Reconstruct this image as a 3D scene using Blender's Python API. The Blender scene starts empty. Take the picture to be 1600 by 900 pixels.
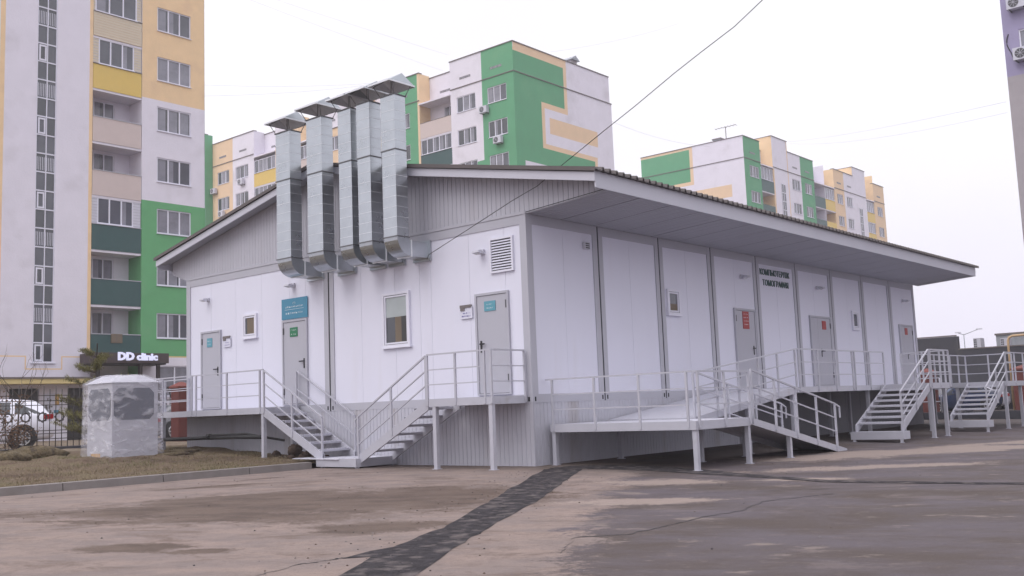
import bpy, math, random
from mathutils import Vector, Matrix
R = math.radians
random.seed(7)
sc = bpy.context.scene
col = sc.collection
# ---------------------------------------------------------------- camera
cd = bpy.data.cameras.new('camera'); cam = bpy.data.objects.new('camera', cd); col.objects.link(cam)
sc.camera = cam
yaw, pitch, roll = R(40.5269), R(6.71214), R(-2.22781)
Fw = Vector((math.cos(yaw)*math.cos(pitch), math.sin(yaw)*math.cos(pitch), math.sin(pitch)))
Rt = Vector((math.sin(yaw), -math.cos(yaw), 0)); Up = Rt.cross(Fw)
R2 = math.cos(roll)*Rt + math.sin(roll)*Up; U2 = -math.sin(roll)*Rt + math.cos(roll)*Up
m3 = Matrix((R2, U2, -Fw)).transposed()
cam.matrix_world = Matrix.Translation((-15.3985, -12.7409, 1.1997)) @ m3.to_4x4()
cd.sensor_width = 36; cd.lens = 1577.96/1600*36; cd.clip_end = 5000; cd.clip_start = .1
# ---------------------------------------------------------------- light
SUN_EL, SUN_AZ = R(45), R(172)        # azimuth of the sun measured from +X towards +Y
w = bpy.data.worlds.new('World'); sc.world = w; w.use_nodes = True
nt = w.node_tree; nt.nodes.clear()
N = nt.nodes.new; L = nt.links.new
out = N('ShaderNodeOutputWorld'); bg = N('ShaderNodeBackground'); sky = N('ShaderNodeTexSky')
sky.sky_type = 'NISHITA'; sky.sun_disc = False; sky.sun_elevation = SUN_EL; sky.sun_rotation = R(90)-SUN_AZ
sky.dust_density = 5; sky.air_density = 1
hs = N('ShaderNodeHueSaturation'); hs.inputs['Saturation'].default_value = .25
L(sky.outputs[0], hs.inputs['Color'])
# overcast layer: an even cloud deck, faintly mottled and cooler towards the horizon
tc = N('ShaderNodeTexCoord'); sep = N('ShaderNodeSeparateXYZ'); L(tc.outputs['Generated'], sep.inputs[0])
rp = N('ShaderNodeValToRGB'); L(sep.outputs['Z'], rp.inputs[0])
rp.color_ramp.elements[0].position = 0; rp.color_ramp.elements[0].color = (.80, .765, .91, 1)
rp.color_ramp.elements[1].position = .85; rp.color_ramp.elements[1].color = (1.75, 1.72, 1.82, 1)
k_ = rp.color_ramp.elements.new(.20); k_.color = (.885, .87, .945, 1)
k_ = rp.color_ramp.elements.new(.52); k_.color = (.93, .92, .97, 1)
nz = N('ShaderNodeTexNoise'); nz.inputs['Scale'].default_value = 2.2; nz.inputs['Detail'].default_value = 3
L(tc.outputs['Generated'], nz.inputs['Vector'])
mr = N('ShaderNodeMapRange'); mr.inputs[1].default_value = .3; mr.inputs[2].default_value = .7; mr.inputs[3].default_value = 11.0; mr.inputs[4].default_value = 12.2
L(nz.outputs[0], mr.inputs[0])
vm = N('ShaderNodeVectorMath'); vm.operation = 'SCALE'; L(rp.outputs[0], vm.inputs[0]); L(mr.outputs[0], vm.inputs['Scale'])
mx = N('ShaderNodeMixRGB'); mx.inputs[0].default_value = .88
L(hs.outputs[0], mx.inputs[1]); L(vm.outputs[0], mx.inputs[2]); L(mx.outputs[0], bg.inputs[0])
bg.inputs[1].default_value = .10
L(bg.outputs[0], out.inputs[0])
sd = bpy.data.lights.new('sun', 'SUN'); sun = bpy.data.objects.new('sun', sd); col.objects.link(sun)
sd.energy = .8; sd.angle = R(35); sd.color = (1, .96, .92)
sv = Vector((math.cos(SUN_AZ)*math.cos(SUN_EL), math.sin(SUN_AZ)*math.cos(SUN_EL), math.sin(SUN_EL)))
sun.rotation_euler = sv.to_track_quat('Z', 'Y').to_euler(); sun.location = (-20, -20, 40)
sc.view_settings.view_transform = 'Standard'; sc.view_settings.look = 'None'
sc.view_settings.exposure = .16; sc.view_settings.gamma = 1; sc.view_settings.use_curve_mapping = False
sc.cycles.max_bounces = 6; sc.cycles.volume_bounces = 1

# ---------------------------------------------------------------- materials
MATS = {}
def mat(name, c, rough=.6, metal=0, var=.06, scale=3., bump=0., bscale=60., spec=.4, streak=False, alpha=None, extra=None, dark=None):
    if name in MATS: return MATS[name]
    m = bpy.data.materials.new(name); m.use_nodes = True; t = m.node_tree; n = t.nodes.new; l = t.links.new
    b = t.nodes['Principled BSDF']
    b.inputs['Roughness'].default_value = rough; b.inputs['Metallic'].default_value = metal
    b.inputs['Specular IOR Level'].default_value = spec
    tc = n('ShaderNodeTexCoord'); src = tc.outputs['Object']
    if streak:
        mp = n('ShaderNodeMapping'); mp.inputs['Scale'].default_value = (1, 1, .12); l(src, mp.inputs[0]); src = mp.outputs[0]
    nz = n('ShaderNodeTexNoise'); nz.inputs['Scale'].default_value = scale; nz.inputs['Detail'].default_value = 5; nz.inputs['Roughness'].default_value = .62
    l(src, nz.inputs['Vector'])
    mr = n('ShaderNodeMapRange'); mr.inputs[1].default_value = .3; mr.inputs[2].default_value = .7
    mr.inputs[3].default_value = 1-var; mr.inputs[4].default_value = 1+var; l(nz.outputs[0], mr.inputs[0])
    vm = n('ShaderNodeVectorMath'); vm.operation = 'SCALE'; vm.inputs[0].default_value = c; l(mr.outputs[0], vm.inputs['Scale'])
    colr = vm.outputs[0]
    if dark:   # blotches of dirt
        n2 = n('ShaderNodeTexNoise'); n2.inputs['Scale'].default_value = dark[1]; n2.inputs['Detail'].default_value = 7; l(src, n2.inputs['Vector'])
        r2 = n('ShaderNodeMapRange'); r2.inputs[1].default_value = dark[2]; r2.inputs[2].default_value = dark[2]+.16; l(n2.outputs[0], r2.inputs[0])
        mm = n('ShaderNodeMath'); mm.operation = 'MULTIPLY'; mm.inputs[1].default_value = dark[3]; l(r2.outputs[0], mm.inputs[0])
        mi = n('ShaderNodeMixRGB'); l(mm.outputs[0], mi.inputs[0]); l(colr, mi.inputs[1]); mi.inputs[2].default_value = (*dark[0], 1); colr = mi.outputs[0]
    l(colr, b.inputs['Base Color'])
    if rough > .2:
        rr = n('ShaderNodeMapRange'); rr.inputs[1].default_value = .3; rr.inputs[2].default_value = .7; rr.inputs[3].default_value = rough*.85; rr.inputs[4].default_value = min(1, rough*1.15)
        l(nz.outputs[0], rr.inputs[0]); l(rr.outputs[0], b.inputs['Roughness'])
    if bump:
        n3 = n('ShaderNodeTexNoise'); n3.inputs['Scale'].default_value = bscale; n3.inputs['Detail'].default_value = 4; l(tc.outputs['Object'], n3.inputs['Vector'])
        bp = n('ShaderNodeBump'); bp.inputs['Strength'].default_value = 1; bp.inputs['Distance'].default_value = bump; l(n3.outputs[0], bp.inputs['Height']); l(bp.outputs[0], b.inputs['Normal'])
    if alpha is not None: b.inputs['Alpha'].default_value = alpha
    MATS[name] = m
    return m
G = lambda v, t=(.975, .97, 1.10): (v*t[0], v*t[1], v*t[2])
mat('panel_white', G(.675, (.995, .995, 1.15)), .42, var=.02, scale=1.1, spec=.4, streak=True, dark=((.5, .47, .46), 2.2, .60, .16))
mat('panel_grey', G(.43), .5, var=.03, scale=2)
mat('siding_grey', G(.44), .5, var=.05, scale=1.2, streak=True, dark=((.26, .22, .22), 1.1, .62, .25))
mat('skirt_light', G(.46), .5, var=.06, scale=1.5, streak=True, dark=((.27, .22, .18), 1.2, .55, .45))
mat('skirt_shaded', G(.20), .55, var=.07, scale=1.2, streak=True)  # grey flat panels, with the shade under the decks put into the colour
mat('gap_black', (.012, .012, .014), .8)
mat('door_grey', G(.42), .45, var=.02)
mat('seam', G(.42), .6)
mat('handle_black', (.015, .015, .018), .4)
mat('frame_white', G(.72), .35, var=.02)
mat('white_steel', G(.44), .42, var=.06, scale=2.5, dark=((.22, .17, .13), 3.0, .63, .35))
mat('tread_steel', G(.58), .5, var=.05, scale=4, dark=((.3, .24, .2), 5, .6, .4))
mat('fascia', G(.50), .45, var=.03, scale=1)
mat('roof_brown', (.10, .085, .085), .5, var=.1)
mat('galv', (.46, .49, .52), .30, metal=.9, var=.10, scale=1.6, bump=.004, bscale=2.5)
mat('galv_seam', (.72, .74, .78), .35, metal=.2)
mat('galv_inner_lightened', (.78, .80, .84), .5, metal=0, var=.1); mat('flange', (.16, .16, .17), .5, metal=.5)  # hood undersides: galvanized colour made paler to brighten the shaded inside
mat('glass_dark', (.05, .055, .065), .06, var=.05, spec=.8)
mat('glass_mid', (.085, .09, .11), .08, var=.2, scale=.8, spec=.7)
mat('glass_pale', (.22, .22, .26), .1, var=.25, scale=1.2, spec=.6)
mat('blind_teal', (.38, .42, .43), .4); mat('ochre', (.16, .125, .09), .6); mat('roomdark', (.05, .05, .05), .6)
mat('teal', (.05, .22, .34), .35, var=.03); mat('teal_light', (.10, .30, .38), .4); mat('sign_green', (.02, .17, .08), .4)
mat('red', (.33, .035, .035), .4); mat('text_white', (.75, .78, .8), .5); mat('text_dark', (.055, .11, .10), .5); mat('paper', G(.66, (.95, .95, 1.1)), .5); mat('text_blue', (.10, .08, .30), .5)
mat('concrete', (.20, .18, .175), .9, var=.12, scale=5, bump=.006, bscale=50, dark=((.13, .11, .10), 2.5, .55, .5))
mat('patch_asphalt', (.040, .036, .040), .9, var=.6, scale=9, bump=.02, bscale=45, spec=.12, dark=((.15, .128, .125), 5.5, .50, .75))
mat('rubber', (.02, .02, .022), .6)
mat('brick_red', (.12, .030, .026), .7, var=.12, scale=4, bump=.004)
mat('brick_cap', (.17, .045, .038), .7)
mat('iron', (.035, .028, .03), .6)
mat('brown_cladding', (.060, .043, .045), .6, var=.1)
mat('brown_dark', (.03, .022, .022), .7)
mat('a_white', (.71, .68, .76), .85, var=.035, scale=1.2, bump=.006, bscale=14, dark=((.45, .42, .45), .5, .56, .35))
mat('a_orange', (.77, .56, .34), .85, var=.05, scale=1.5, bump=.006, bscale=14, dark=((.66, .46, .30), .7, .55, .6))
mat('a_green', (.125, .36, .165), .85, var=.07, scale=1.3, bump=.006, bscale=14, dark=((.17, .38, .20), .6, .55, .6))
mat('b_green', (.115, .33, .185), .85, var=.06, scale=.9, bump=.006, bscale=12, dark=((.15, .36, .2), .5, .55, .5))
mat('a_peach', (.72, .53, .36), .85, var=.04, scale=1)
mat('tan_panel', (.56, .47, .45), .6, var=.03)
mat('yellow_panel', (.66, .47, .13), .5, var=.03)
mat('cream_siding', (.60, .53, .42), .6, var=.04)
mat('white_siding', G(.6), .6, var=.04)
mat('darkgreen_panel', (.035, .085, .085), .45, var=.05)
mat('plaster_yellow', (.62, .50, .24), .8, var=.05)
mat('coping', (.16, .14, .14), .6)
mat('shop_dark', (.03, .028, .03), .5)
mat('violet', (.31, .28, .43), .85, var=.06, scale=1.5, bump=.006, bscale=14)
mat('warm_grey', (.36, .33, .35), .85, var=.06, scale=1.5, bump=.008, bscale=14, dark=((.25, .23, .24), .7, .55, .4))
mat('ac_white', G(.55), .5, var=.05); mat('ac_dark', (.08, .08, .09), .6)
mat('wall_dark', (.055, .055, .068), .8, var=.15, scale=1, dark=((.09, .085, .09), 1.3, .55, .6))
mat('metal_blue_grey', (.30, .32, .36), .5, var=.08)
mat('pipe_yellow', (.55, .38, .22), .5)
mat('car_white', G(.72), .18, var=.01, spec=.6); mat('car_blue', (.02, .035, .09), .2, spec=.6); mat('car_grey', (.15, .15, .17), .25, spec=.6)
mat('car_red', (.30, .015, .02), .2); mat('alloy', (.5, .5, .52), .3, metal=.8); mat('chrome', (.6, .6, .62), .2, metal=.9)
mat('lamp_glass', (.5, .5, .52), .15)
mat('soil', (.085, .058, .045), .95, var=.3, scale=8, bump=.02, bscale=25)
mat('sod', (.135, .105, .062), .95, var=.4, scale=12, bump=.05, bscale=22, dark=((.055, .038, .03), 5, .50, .9))
mat('bark', (.10, .075, .06), .9, var=.2, scale=10, bump=.01)
mat('needle', (.17, .16, .055), .8, var=.3, scale=6)
mat('dry_leaf', (.14, .08, .05), .8, var=.35, scale=20)
mat('booth', G(.48), .4, var=.04); mat('booth_glass', (.035, .045, .075), .15)
mat('orange_label', (.6, .35, .12), .6)
mat('cable_black', (.02, .02, .02), .6); mat('cable_grey', (.45, .44, .47), .6)
mat('terracotta', (.4, .15, .09), .7)

def grass_mat(name, c1, c2, c3):
    m = bpy.data.materials.new(name); m.use_nodes = True; t = m.node_tree; n = t.nodes.new; l = t.links.new
    b = t.nodes['Principled BSDF']; b.inputs['Roughness'].default_value = .95; b.inputs['Specular IOR Level'].default_value = .1
    tc = n('ShaderNodeTexCoord')
    a = n('ShaderNodeTexNoise'); a.inputs['Scale'].default_value = .55; a.inputs['Detail'].default_value = 8; a.inputs['Roughness'].default_value = .7; l(tc.outputs['Object'], a.inputs['Vector'])
    r = n('ShaderNodeValToRGB'); l(a.outputs[0], r.inputs[0]); e = r.color_ramp.elements
    e[0].position = .36; e[0].color = (*c1, 1); e[1].position = .62; e[1].color = (*c3, 1); k = e.new(.5); k.color = (*c2, 1)
    f = n('ShaderNodeTexNoise'); f.inputs['Scale'].default_value = 30; f.inputs['Detail'].default_value = 4; l(tc.outputs['Object'], f.inputs['Vector'])
    mr = n('ShaderNodeMapRange'); mr.inputs[1].default_value = .3; mr.inputs[2].default_value = .7; mr.inputs[3].default_value = .55; mr.inputs[4].default_value = 1.4; l(f.outputs[0], mr.inputs[0])
    v = n('ShaderNodeVectorMath'); v.operation = 'SCALE'; l(r.outputs[0], v.inputs[0]); l(mr.outputs[0], v.inputs['Scale']); l(v.outputs[0], b.inputs['Base Color'])
    bp = n('ShaderNodeBump'); bp.inputs['Distance'].default_value = .03; l(f.outputs[0], bp.inputs['Height']); l(bp.outputs[0], b.inputs['Normal'])
    MATS[name] = m
grass_mat('lawn_ground', (.085, .058, .046), (.150, .112, .080), (.145, .122, .072))
grass_mat('yard_ground', (.15, .11, .085), (.21, .17, .13), (.18, .14, .10))
mat('blade', (.195, .155, .095), .8, var=.4, scale=1.5)
mat('blade_green', (.13, .125, .055), .8, var=.3, scale=2)

def film_mat():
    m = bpy.data.materials.new('film'); m.use_nodes = True; t = m.node_tree; n = t.nodes.new; l = t.links.new
    b = t.nodes['Principled BSDF']; b.inputs['Base Color'].default_value = (.74, .73, .80, 1); b.inputs['Roughness'].default_value = .16
    b.inputs['Specular IOR Level'].default_value = .9
    tc = n('ShaderNodeTexCoord'); mp = n('ShaderNodeMapping'); mp.inputs['Rotation'].default_value = (.5, .4, .6); mp.inputs['Scale'].default_value = (1, 1, 2.2); l(tc.outputs['Object'], mp.inputs[0])
    nz = n('ShaderNodeTexNoise'); nz.inputs['Scale'].default_value = 2.6; nz.inputs['Detail'].default_value = 5; nz.inputs['Distortion'].default_value = .5; l(mp.outputs[0], nz.inputs['Vector'])
    mr = n('ShaderNodeMapRange'); mr.inputs[1].default_value = .35; mr.inputs[2].default_value = .7; mr.inputs[1].default_value = .48; mr.inputs[2].default_value = .72; mr.inputs[3].default_value = .19; mr.inputs[4].default_value = .58; l(nz.outputs[0], mr.inputs[0]); l(mr.outputs[0], b.inputs['Alpha'])
    bp = n('ShaderNodeBump'); bp.inputs['Distance'].default_value = .05; l(nz.outputs[0], bp.inputs['Height']); l(bp.outputs[0], b.inputs['Normal'])
    MATS['film'] = m
film_mat()

def ground_mat():
    m = bpy.data.materials.new('worn_asphalt'); m.use_nodes = True; t = m.node_tree; n = t.nodes.new; l = t.links.new
    b = t.nodes['Principled BSDF']; tc = n('ShaderNodeTexCoord'); P = tc.outputs['Object']
    def noise(scale, detail=6, rough=.6, src=P, dist=0):
        x = n('ShaderNodeTexNoise'); x.inputs['Scale'].default_value = scale; x.inputs['Detail'].default_value = detail; x.inputs['Roughness'].default_value = rough; x.inputs['Distortion'].default_value = dist
        l(src, x.inputs['Vector']); return x.outputs[0]
    def math_(op, a, b_=None, clamp=False):
        x = n('ShaderNodeMath'); x.operation = op; x.use_clamp = clamp
        for i, v in enumerate((a, b_)):
            if v is None: continue
            if isinstance(v, (int, float)): x.inputs[i].default_value = v
            else: l(v, x.inputs[i])
        return x.outputs[0]
    def mix(f, a, c):
        x = n('ShaderNodeMixRGB'); l(f, x.inputs[0])
        for i, v in ((1, a), (2, c)):
            if isinstance(v, tuple): x.inputs[i].default_value = (*v, 1)
            else: l(v, x.inputs[i])
        return x.outputs[0]
    def step(v, a, c):
        x = n('ShaderNodeMapRange'); x.interpolation_type = 'SMOOTHSTEP'; l(v, x.inputs[0]); x.inputs[1].default_value = a; x.inputs[2].default_value = c; return x.outputs[0]
    # streaks follow the old screeding, roughly across the view
    mp = n('ShaderNodeMapping'); mp.inputs['Rotation'].default_value = (0, 0, R(49)); l(P, mp.inputs[0])
    mp2 = n('ShaderNodeMapping'); mp2.inputs['Scale'].default_value = (.55, 1.0, 1); l(mp.outputs[0], mp2.inputs[0])
    A = noise(.75, 9, .66, mp2.outputs[0], .3)
    # stains with a place of their own: (x, y, rx, ry, rotation)
    def blob(cx, cy, rx, ry, rot):
        q = n('ShaderNodeMapping'); q.vector_type = 'TEXTURE'; q.inputs['Location'].default_value = (cx, cy, 0); q.inputs['Rotation'].default_value = (0, 0, R(rot)); q.inputs['Scale'].default_value = (rx, ry, 1e3); l(P, q.inputs[0])
        x = n('ShaderNodeVectorMath'); x.operation = 'LENGTH'; l(q.outputs[0], x.inputs[0]); return x.outputs['Value']
    wob = math_('ADD', math_('MULTIPLY', math_('SUBTRACT', A, .5), 2.6), math_('ADD', math_('MULTIPLY', math_('SUBTRACT', noise(4.0, 10, .85, mp2.outputs[0], .4), .5), 3.0), math_('MULTIPLY', math_('SUBTRACT', noise(17, 6, .8, P), .5), 1.6)))
    wet = None
    for a in [(-6.4, -1.4, 3.6, 1.9, -40), (-8.0, -.2, 1.7, .8, -25), (-10.1, -3.1, .55, .3, -45), (-4.6, -2.2, 1.6, 1.0, -50), (-9.8, -3.9, .35, .15, -45), (-5.5, 2.9, 1.0, .25, -20), (-7.6, -4.2, 1.0, .5, -35), (-3.8, 3.6, .6, .15, 0)]:
        d = step(math_('ADD', blob(*a), wob), 1.14, .76)
        wet = d if wet is None else math_('MAXIMUM', wet, d)
    # to the right of the repair strip the yard is grey-brown with pale leftovers near the strip
    vx = n('ShaderNodeSeparateXYZ'); l(P, vx.inputs[0])
    side = math_('SUBTRACT', math_('MULTIPLY', vx.outputs[0], .55), math_('MULTIPLY', vx.outputs[1], .95))     # grows to the right
    right = step(math_('ADD', side, math_('MULTIPLY', wob, .9)), 2.0, 2.32)
    pale = None
    for a in [(6.5, -4.6, 4.5, .9, -25), (2.6, -5.6, 2.2, .45, -35), (8.5, -6.0, 4, .6, -25), (-.2, -5.6, .8, .25, -45), (13, -6.5, 6, .5, -20), (-1.6, -3.9, .9, .5, -50), (-4.0, -5.2, 1.2, .35, -45)]:
        d = step(math_('ADD', blob(*a), wob), 1.12, .75)
        pale = d if pale is None else math_('MAXIMUM', pale, d)
    fine = noise(14, 6, .7); fine2 = noise(95, 3, .7); mid = noise(2.2, 7, .65, mp2.outputs[0])
    dry = mix(step(mid, .35, .65), (.255, .198, .175), (.192, .157, .149))
    dry = mix(step(fine, .56, .70), dry, (.19, .148, .13))
    dry = mix(math_('MULTIPLY', step(noise(26, 8, .85, mp2.outputs[0]), .50, .66), .4), dry, (.31, .25, .23))
    dry = mix(math_('MULTIPLY', step(noise(3.2, 12, .78, P, .3), .50, .62), .6), dry, (.185, .145, .13))
    wetc = mix(step(mid, .35, .6), (.078, .054, .043), (.120, .086, .068))
    grey = mix(step(A, .36, .62), (.080, .062, .056), (.105, .089, .100))
    grey = mix(step(mid, .60, .68), grey, (.19, .155, .14))
    mott = step(noise(1.15, 12, .78, mp2.outputs[0], .5), .50, .62)
    dry = mix(math_('MULTIPLY', mott, .55), dry, wetc)
    c = mix(wet, dry, wetc)
    grey = mix(math_('MULTIPLY', step(noise(1.6, 12, .76, mp2.outputs[0], .4), .54, .66), .5), grey, (.165, .135, .135))
    grey = mix(math_('MULTIPLY', step(noise(6.5, 10, .8, P), .55, .64), .35), grey, (.06, .046, .044))
    c = mix(right, c, grey)
    c = mix(math_('MULTIPLY', pale, .9), c, (.28, .225, .20))
    # darker margin along the foot of the clinic
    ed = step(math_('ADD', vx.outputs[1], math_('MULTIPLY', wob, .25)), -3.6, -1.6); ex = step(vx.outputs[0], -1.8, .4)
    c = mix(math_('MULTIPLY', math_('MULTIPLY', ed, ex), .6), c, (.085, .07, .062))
    sc_ = noise(5, 8, .75, mp2.outputs[0], .4)
    c = mix(math_('MULTIPLY', step(sc_, .60, .64), .22), c, (.25, .20, .18))
    c = mix(math_('MULTIPLY', step(noise(9, 8, .8, mp2.outputs[0], .5), .56, .62), .35), c, (.15, .115, .10))
    c = mix(math_('MULTIPLY', step(noise(3.1, 8, .8, P, .2), .60, .68), .5), c, (.085, .066, .06))
    gr = n('ShaderNodeMapRange'); gr.inputs[1].default_value = .25; gr.inputs[2].default_value = .75; gr.inputs[3].default_value = .80; gr.inputs[4].default_value = 1.20; l(fine2, gr.inputs[0])
    v = n('ShaderNodeVectorMath'); v.operation = 'SCALE'; l(c, v.inputs[0]); l(gr.outputs[0], v.inputs['Scale']); l(v.outputs[0], b.inputs['Base Color'])
    b.inputs['Specular IOR Level'].default_value = .2
    rg = n('ShaderNodeMapRange'); l(math_('MAXIMUM', wet, math_('MULTIPLY', right, mid)), rg.inputs[0]); rg.inputs[3].default_value = .9; rg.inputs[4].default_value = .62; l(rg.outputs[0], b.inputs['Roughness'])
    bp = n('ShaderNodeBump'); bp.inputs['Distance'].default_value = .006; l(math_('ADD', fine2, fine), bp.inputs['Height']); l(bp.outputs[0], b.inputs['Normal'])
    MATS['worn_asphalt'] = m
ground_mat()

def soffit_mat(name, c, axis):
    m = bpy.data.materials.new(name); m.use_nodes = True; t = m.node_tree; n = t.nodes.new; l = t.links.new
    b = t.nodes['Principled BSDF']; b.inputs['Base Color'].default_value = (*c, 1); b.inputs['Roughness'].default_value = .5
    tc = n('ShaderNodeTexCoord'); wv = n('ShaderNodeTexWave'); wv.bands_direction = axis; wv.inputs['Scale'].default_value = 3.2; l(tc.outputs['Object'], wv.inputs['Vector'])
    bp = n('ShaderNodeBump'); bp.inputs['Distance'].default_value = .012; l(wv.outputs[0], bp.inputs['Height']); l(bp.outputs[0], b.inputs['Normal'])
    MATS[name] = m
soffit_mat('soffit', G(.34), 'X')

# ---------------------------------------------------------------- mesh helpers
class MB:
    def __init__(s): s.v = []; s.f = []; s.m = []; s.mats = []; s.sm = []
    def mi(s, m):
        m = m or 'default'
        if m not in s.mats: s.mats.append(m)
        return s.mats.index(m)
    def face(s, pts, m=None, smooth=False):
        i = len(s.v); s.v += [tuple(p) for p in pts]; s.f.append(list(range(i, i+len(pts)))); s.m.append(s.mi(m)); s.sm.append(smooth)
    def box(s, x0, x1, y0, y1, z0, z1, m=None):
        if x0 > x1: x0, x1 = x1, x0
        if y0 > y1: y0, y1 = y1, y0
        if z0 > z1: z0, z1 = z1, z0
        p = [(x0, y0, z0), (x1, y0, z0), (x1, y1, z0), (x0, y1, z0), (x0, y0, z1), (x1, y0, z1), (x1, y1, z1), (x0, y1, z1)]
        s.hexa(p, m)
    def hexa(s, p, m=None):
        i = len(s.v); s.v += [tuple(q) for q in p]; k = s.mi(m)
        for f in ((3, 2, 1, 0), (4, 5, 6, 7), (0, 1, 5, 4), (1, 2, 6, 5), (2, 3, 7, 6), (3, 0, 4, 7)):
            s.f.append([i+a for a in f]); s.m.append(k); s.sm.append(False)
    def tube(s, pts, r, n=8, m=None, cap=True, r2=None):
        pts = [Vector(p) for p in pts]; k = s.mi(m); base = len(s.v); rn = len(pts)
        for j, p in enumerate(pts):
            d = (pts[min(j+1, rn-1)]-pts[max(j-1, 0)]).normalized()
            a = d.cross(Vector((0, 0, 1)))
            if a.length < 1e-3: a = d.cross(Vector((1, 0, 0)))
            a.normalize(); b = a.cross(d); rr = r if r2 is None else r+(r2-r)*j/(rn-1)
            for q in range(n):
                t = 2*math.pi*q/n; s.v.append(tuple(p+a*rr*math.cos(t)+b*rr*math.sin(t)))
        for j in range(rn-1):
            for q in range(n):
                s.f.append([base+j*n+q, base+j*n+(q+1) % n, base+(j+1)*n+(q+1) % n, base+(j+1)*n+q]); s.m.append(k); s.sm.append(n > 4)
        if cap:
            s.f.append([base+q for q in range(n)][::-1]); s.m.append(k); s.sm.append(False)
            s.f.append([base+(rn-1)*n+q for q in range(n)]); s.m.append(k); s.sm.append(False)
    def bar(s, a, b, w, h, m=None):      # rectangular bar from a to b, w horizontal, h vertical-ish
        a = Vector(a); b = Vector(b); d = (b-a).normalized(); side = d.cross(Vector((0, 0, 1)))
        if side.length < 1e-3: side = Vector((0, 1, 0))
        side.normalize(); up = side.cross(d); S = side*w/2; U = up*h/2
        s.hexa([a-S-U, a+S-U, b+S-U, b-S-U, a-S+U, a+S+U, b+S+U, b-S+U], m)
    def prism(s, poly, z0, z1, m=None, fn=None):   # poly in plane (a,b), extruded between z0,z1; fn maps (a,b,c)->xyz
        fn = fn or (lambda a, b, c: (a, b, c)); n = len(poly)
        lo = [fn(a, b, z0) for a, b in poly]; hi = [fn(a, b, z1) for a, b in poly]
        s.face(lo[::-1], m); s.face(hi, m)
        for i in range(n): s.face([lo[i], lo[(i+1) % n], hi[(i+1) % n], hi[i]], m)
    def cyl(s, c, axis, r, h, n=20, m=None, r2=None):
        c = Vector(c); ax = Vector(axis).normalized()
        s.tube([c-ax*h/2, c+ax*h/2], r, n, m, True, r2)
    def mesh(s, name, org=(0, 0, 0)):
        me = bpy.data.meshes.new(name); me.from_pydata([(v[0]-org[0], v[1]-org[1], v[2]-org[2]) for v in s.v], [], s.f)
        for mm in s.mats: me.materials.append(MATS[mm])
        me.polygons.foreach_set('material_index', s.m); me.polygons.foreach_set('use_smooth', s.sm); me.update()
        return me
def tag(o, label=None, cat=None, group=None, kind=None):
    if label: o['label'] = label
    if cat: o['category'] = cat
    if group: o['group'] = group
    if kind: o['kind'] = kind
    return o
ORG = {}
def thing(name, loc, label, cat, group=None):
    o = bpy.data.objects.new(name, None); o.empty_display_size = .3; col.objects.link(o); o.location = loc; ORG[o.name] = tuple(loc)
    return tag(o, label, cat, group)
def part(name, mb, parent=None, label=None):
    org = ORG.get(parent.name, (0, 0, 0)) if parent else (0, 0, 0)
    o = bpy.data.objects.new(name, mb.mesh(name, org)); col.objects.link(o)
    if parent: o.parent = parent; ORG[o.name] = org
    if label: o['label'] = label
    return o
def solo(name, mb, label, cat, group=None, org=None):      # a thing that is one mesh, origin at org
    if org is None:
        xs = [v[0] for v in mb.v]; ys = [v[1] for v in mb.v]; zs = [v[2] for v in mb.v]; org = (sum(xs)/len(xs), sum(ys)/len(ys), min(zs))
    o = bpy.data.objects.new(name, mb.mesh(name, org)); o.location = org; col.objects.link(o); ORG[o.name] = tuple(org)
    return tag(o, label, cat, group)
def struct(name, mb): 
    o = part(name, mb); o['kind'] = 'structure'; return o
def copy_tree(o, parent=None):
    c = o.copy(); col.objects.link(c)
    if parent: c.parent = parent
    for ch in list(o.children): copy_tree(ch, c)
    return c
# facade frames: (u to the viewer's right, z up, d outward)
def FY(Y0): return lambda u, z, d=0: (u, Y0-d, z)          # faces -Y, u = X
def FX(X0): return lambda u, z, d=0: (X0-d, -u, z)         # faces -X, u = -Y
def fbox(mb, F, u0, u1, z0, z1, d0, d1, m=None):
    a = F(u0, z0, d0); b = F(u1, z1, d1); mb.box(a[0], b[0], a[1], b[1], a[2], b[2], m)
def fquad(mb, F, u0, u1, z0, z1, d, m=None):
    mb.face([F(u0, z0, d), F(u1, z0, d), F(u1, z1, d), F(u0, z1, d)], m)

FONTC = {}
def text_mb(mb, body, capz, F, u0, u1, z, d, th, m, bold=0):
    size = capz/.70; align = 'LEFT'
    cu = bpy.data.curves.new('t', 'FONT'); cu.body = body; cu.size = size; cu.align_x = align; cu.offset = bold; cu.extrude = th/2; cu.resolution_u = 2
    o = bpy.data.objects.new('t', cu); col.objects.link(o); bpy.context.view_layer.update()
    dg = bpy.context.evaluated_depsgraph_get(); me = bpy.data.meshes.new_from_object(o.evaluated_get(dg))
    k = mb.mi(m); i = len(mb.v); ax = min(v.co.x for v in me.vertices); bx_ = max(v.co.x for v in me.vertices); sx = (u1-u0)/(bx_-ax)
    for v in me.vertices: mb.v.append(F(u0+(v.co.x-ax)*sx, z+v.co.y, d+v.co.z+th/2))
    for p in me.polygons: mb.f.append([i+a for a in p.vertices]); mb.m.append(k); mb.sm.append(False)
    bpy.data.objects.remove(o); bpy.data.meshes.remove(me); bpy.data.curves.remove(cu)

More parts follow.
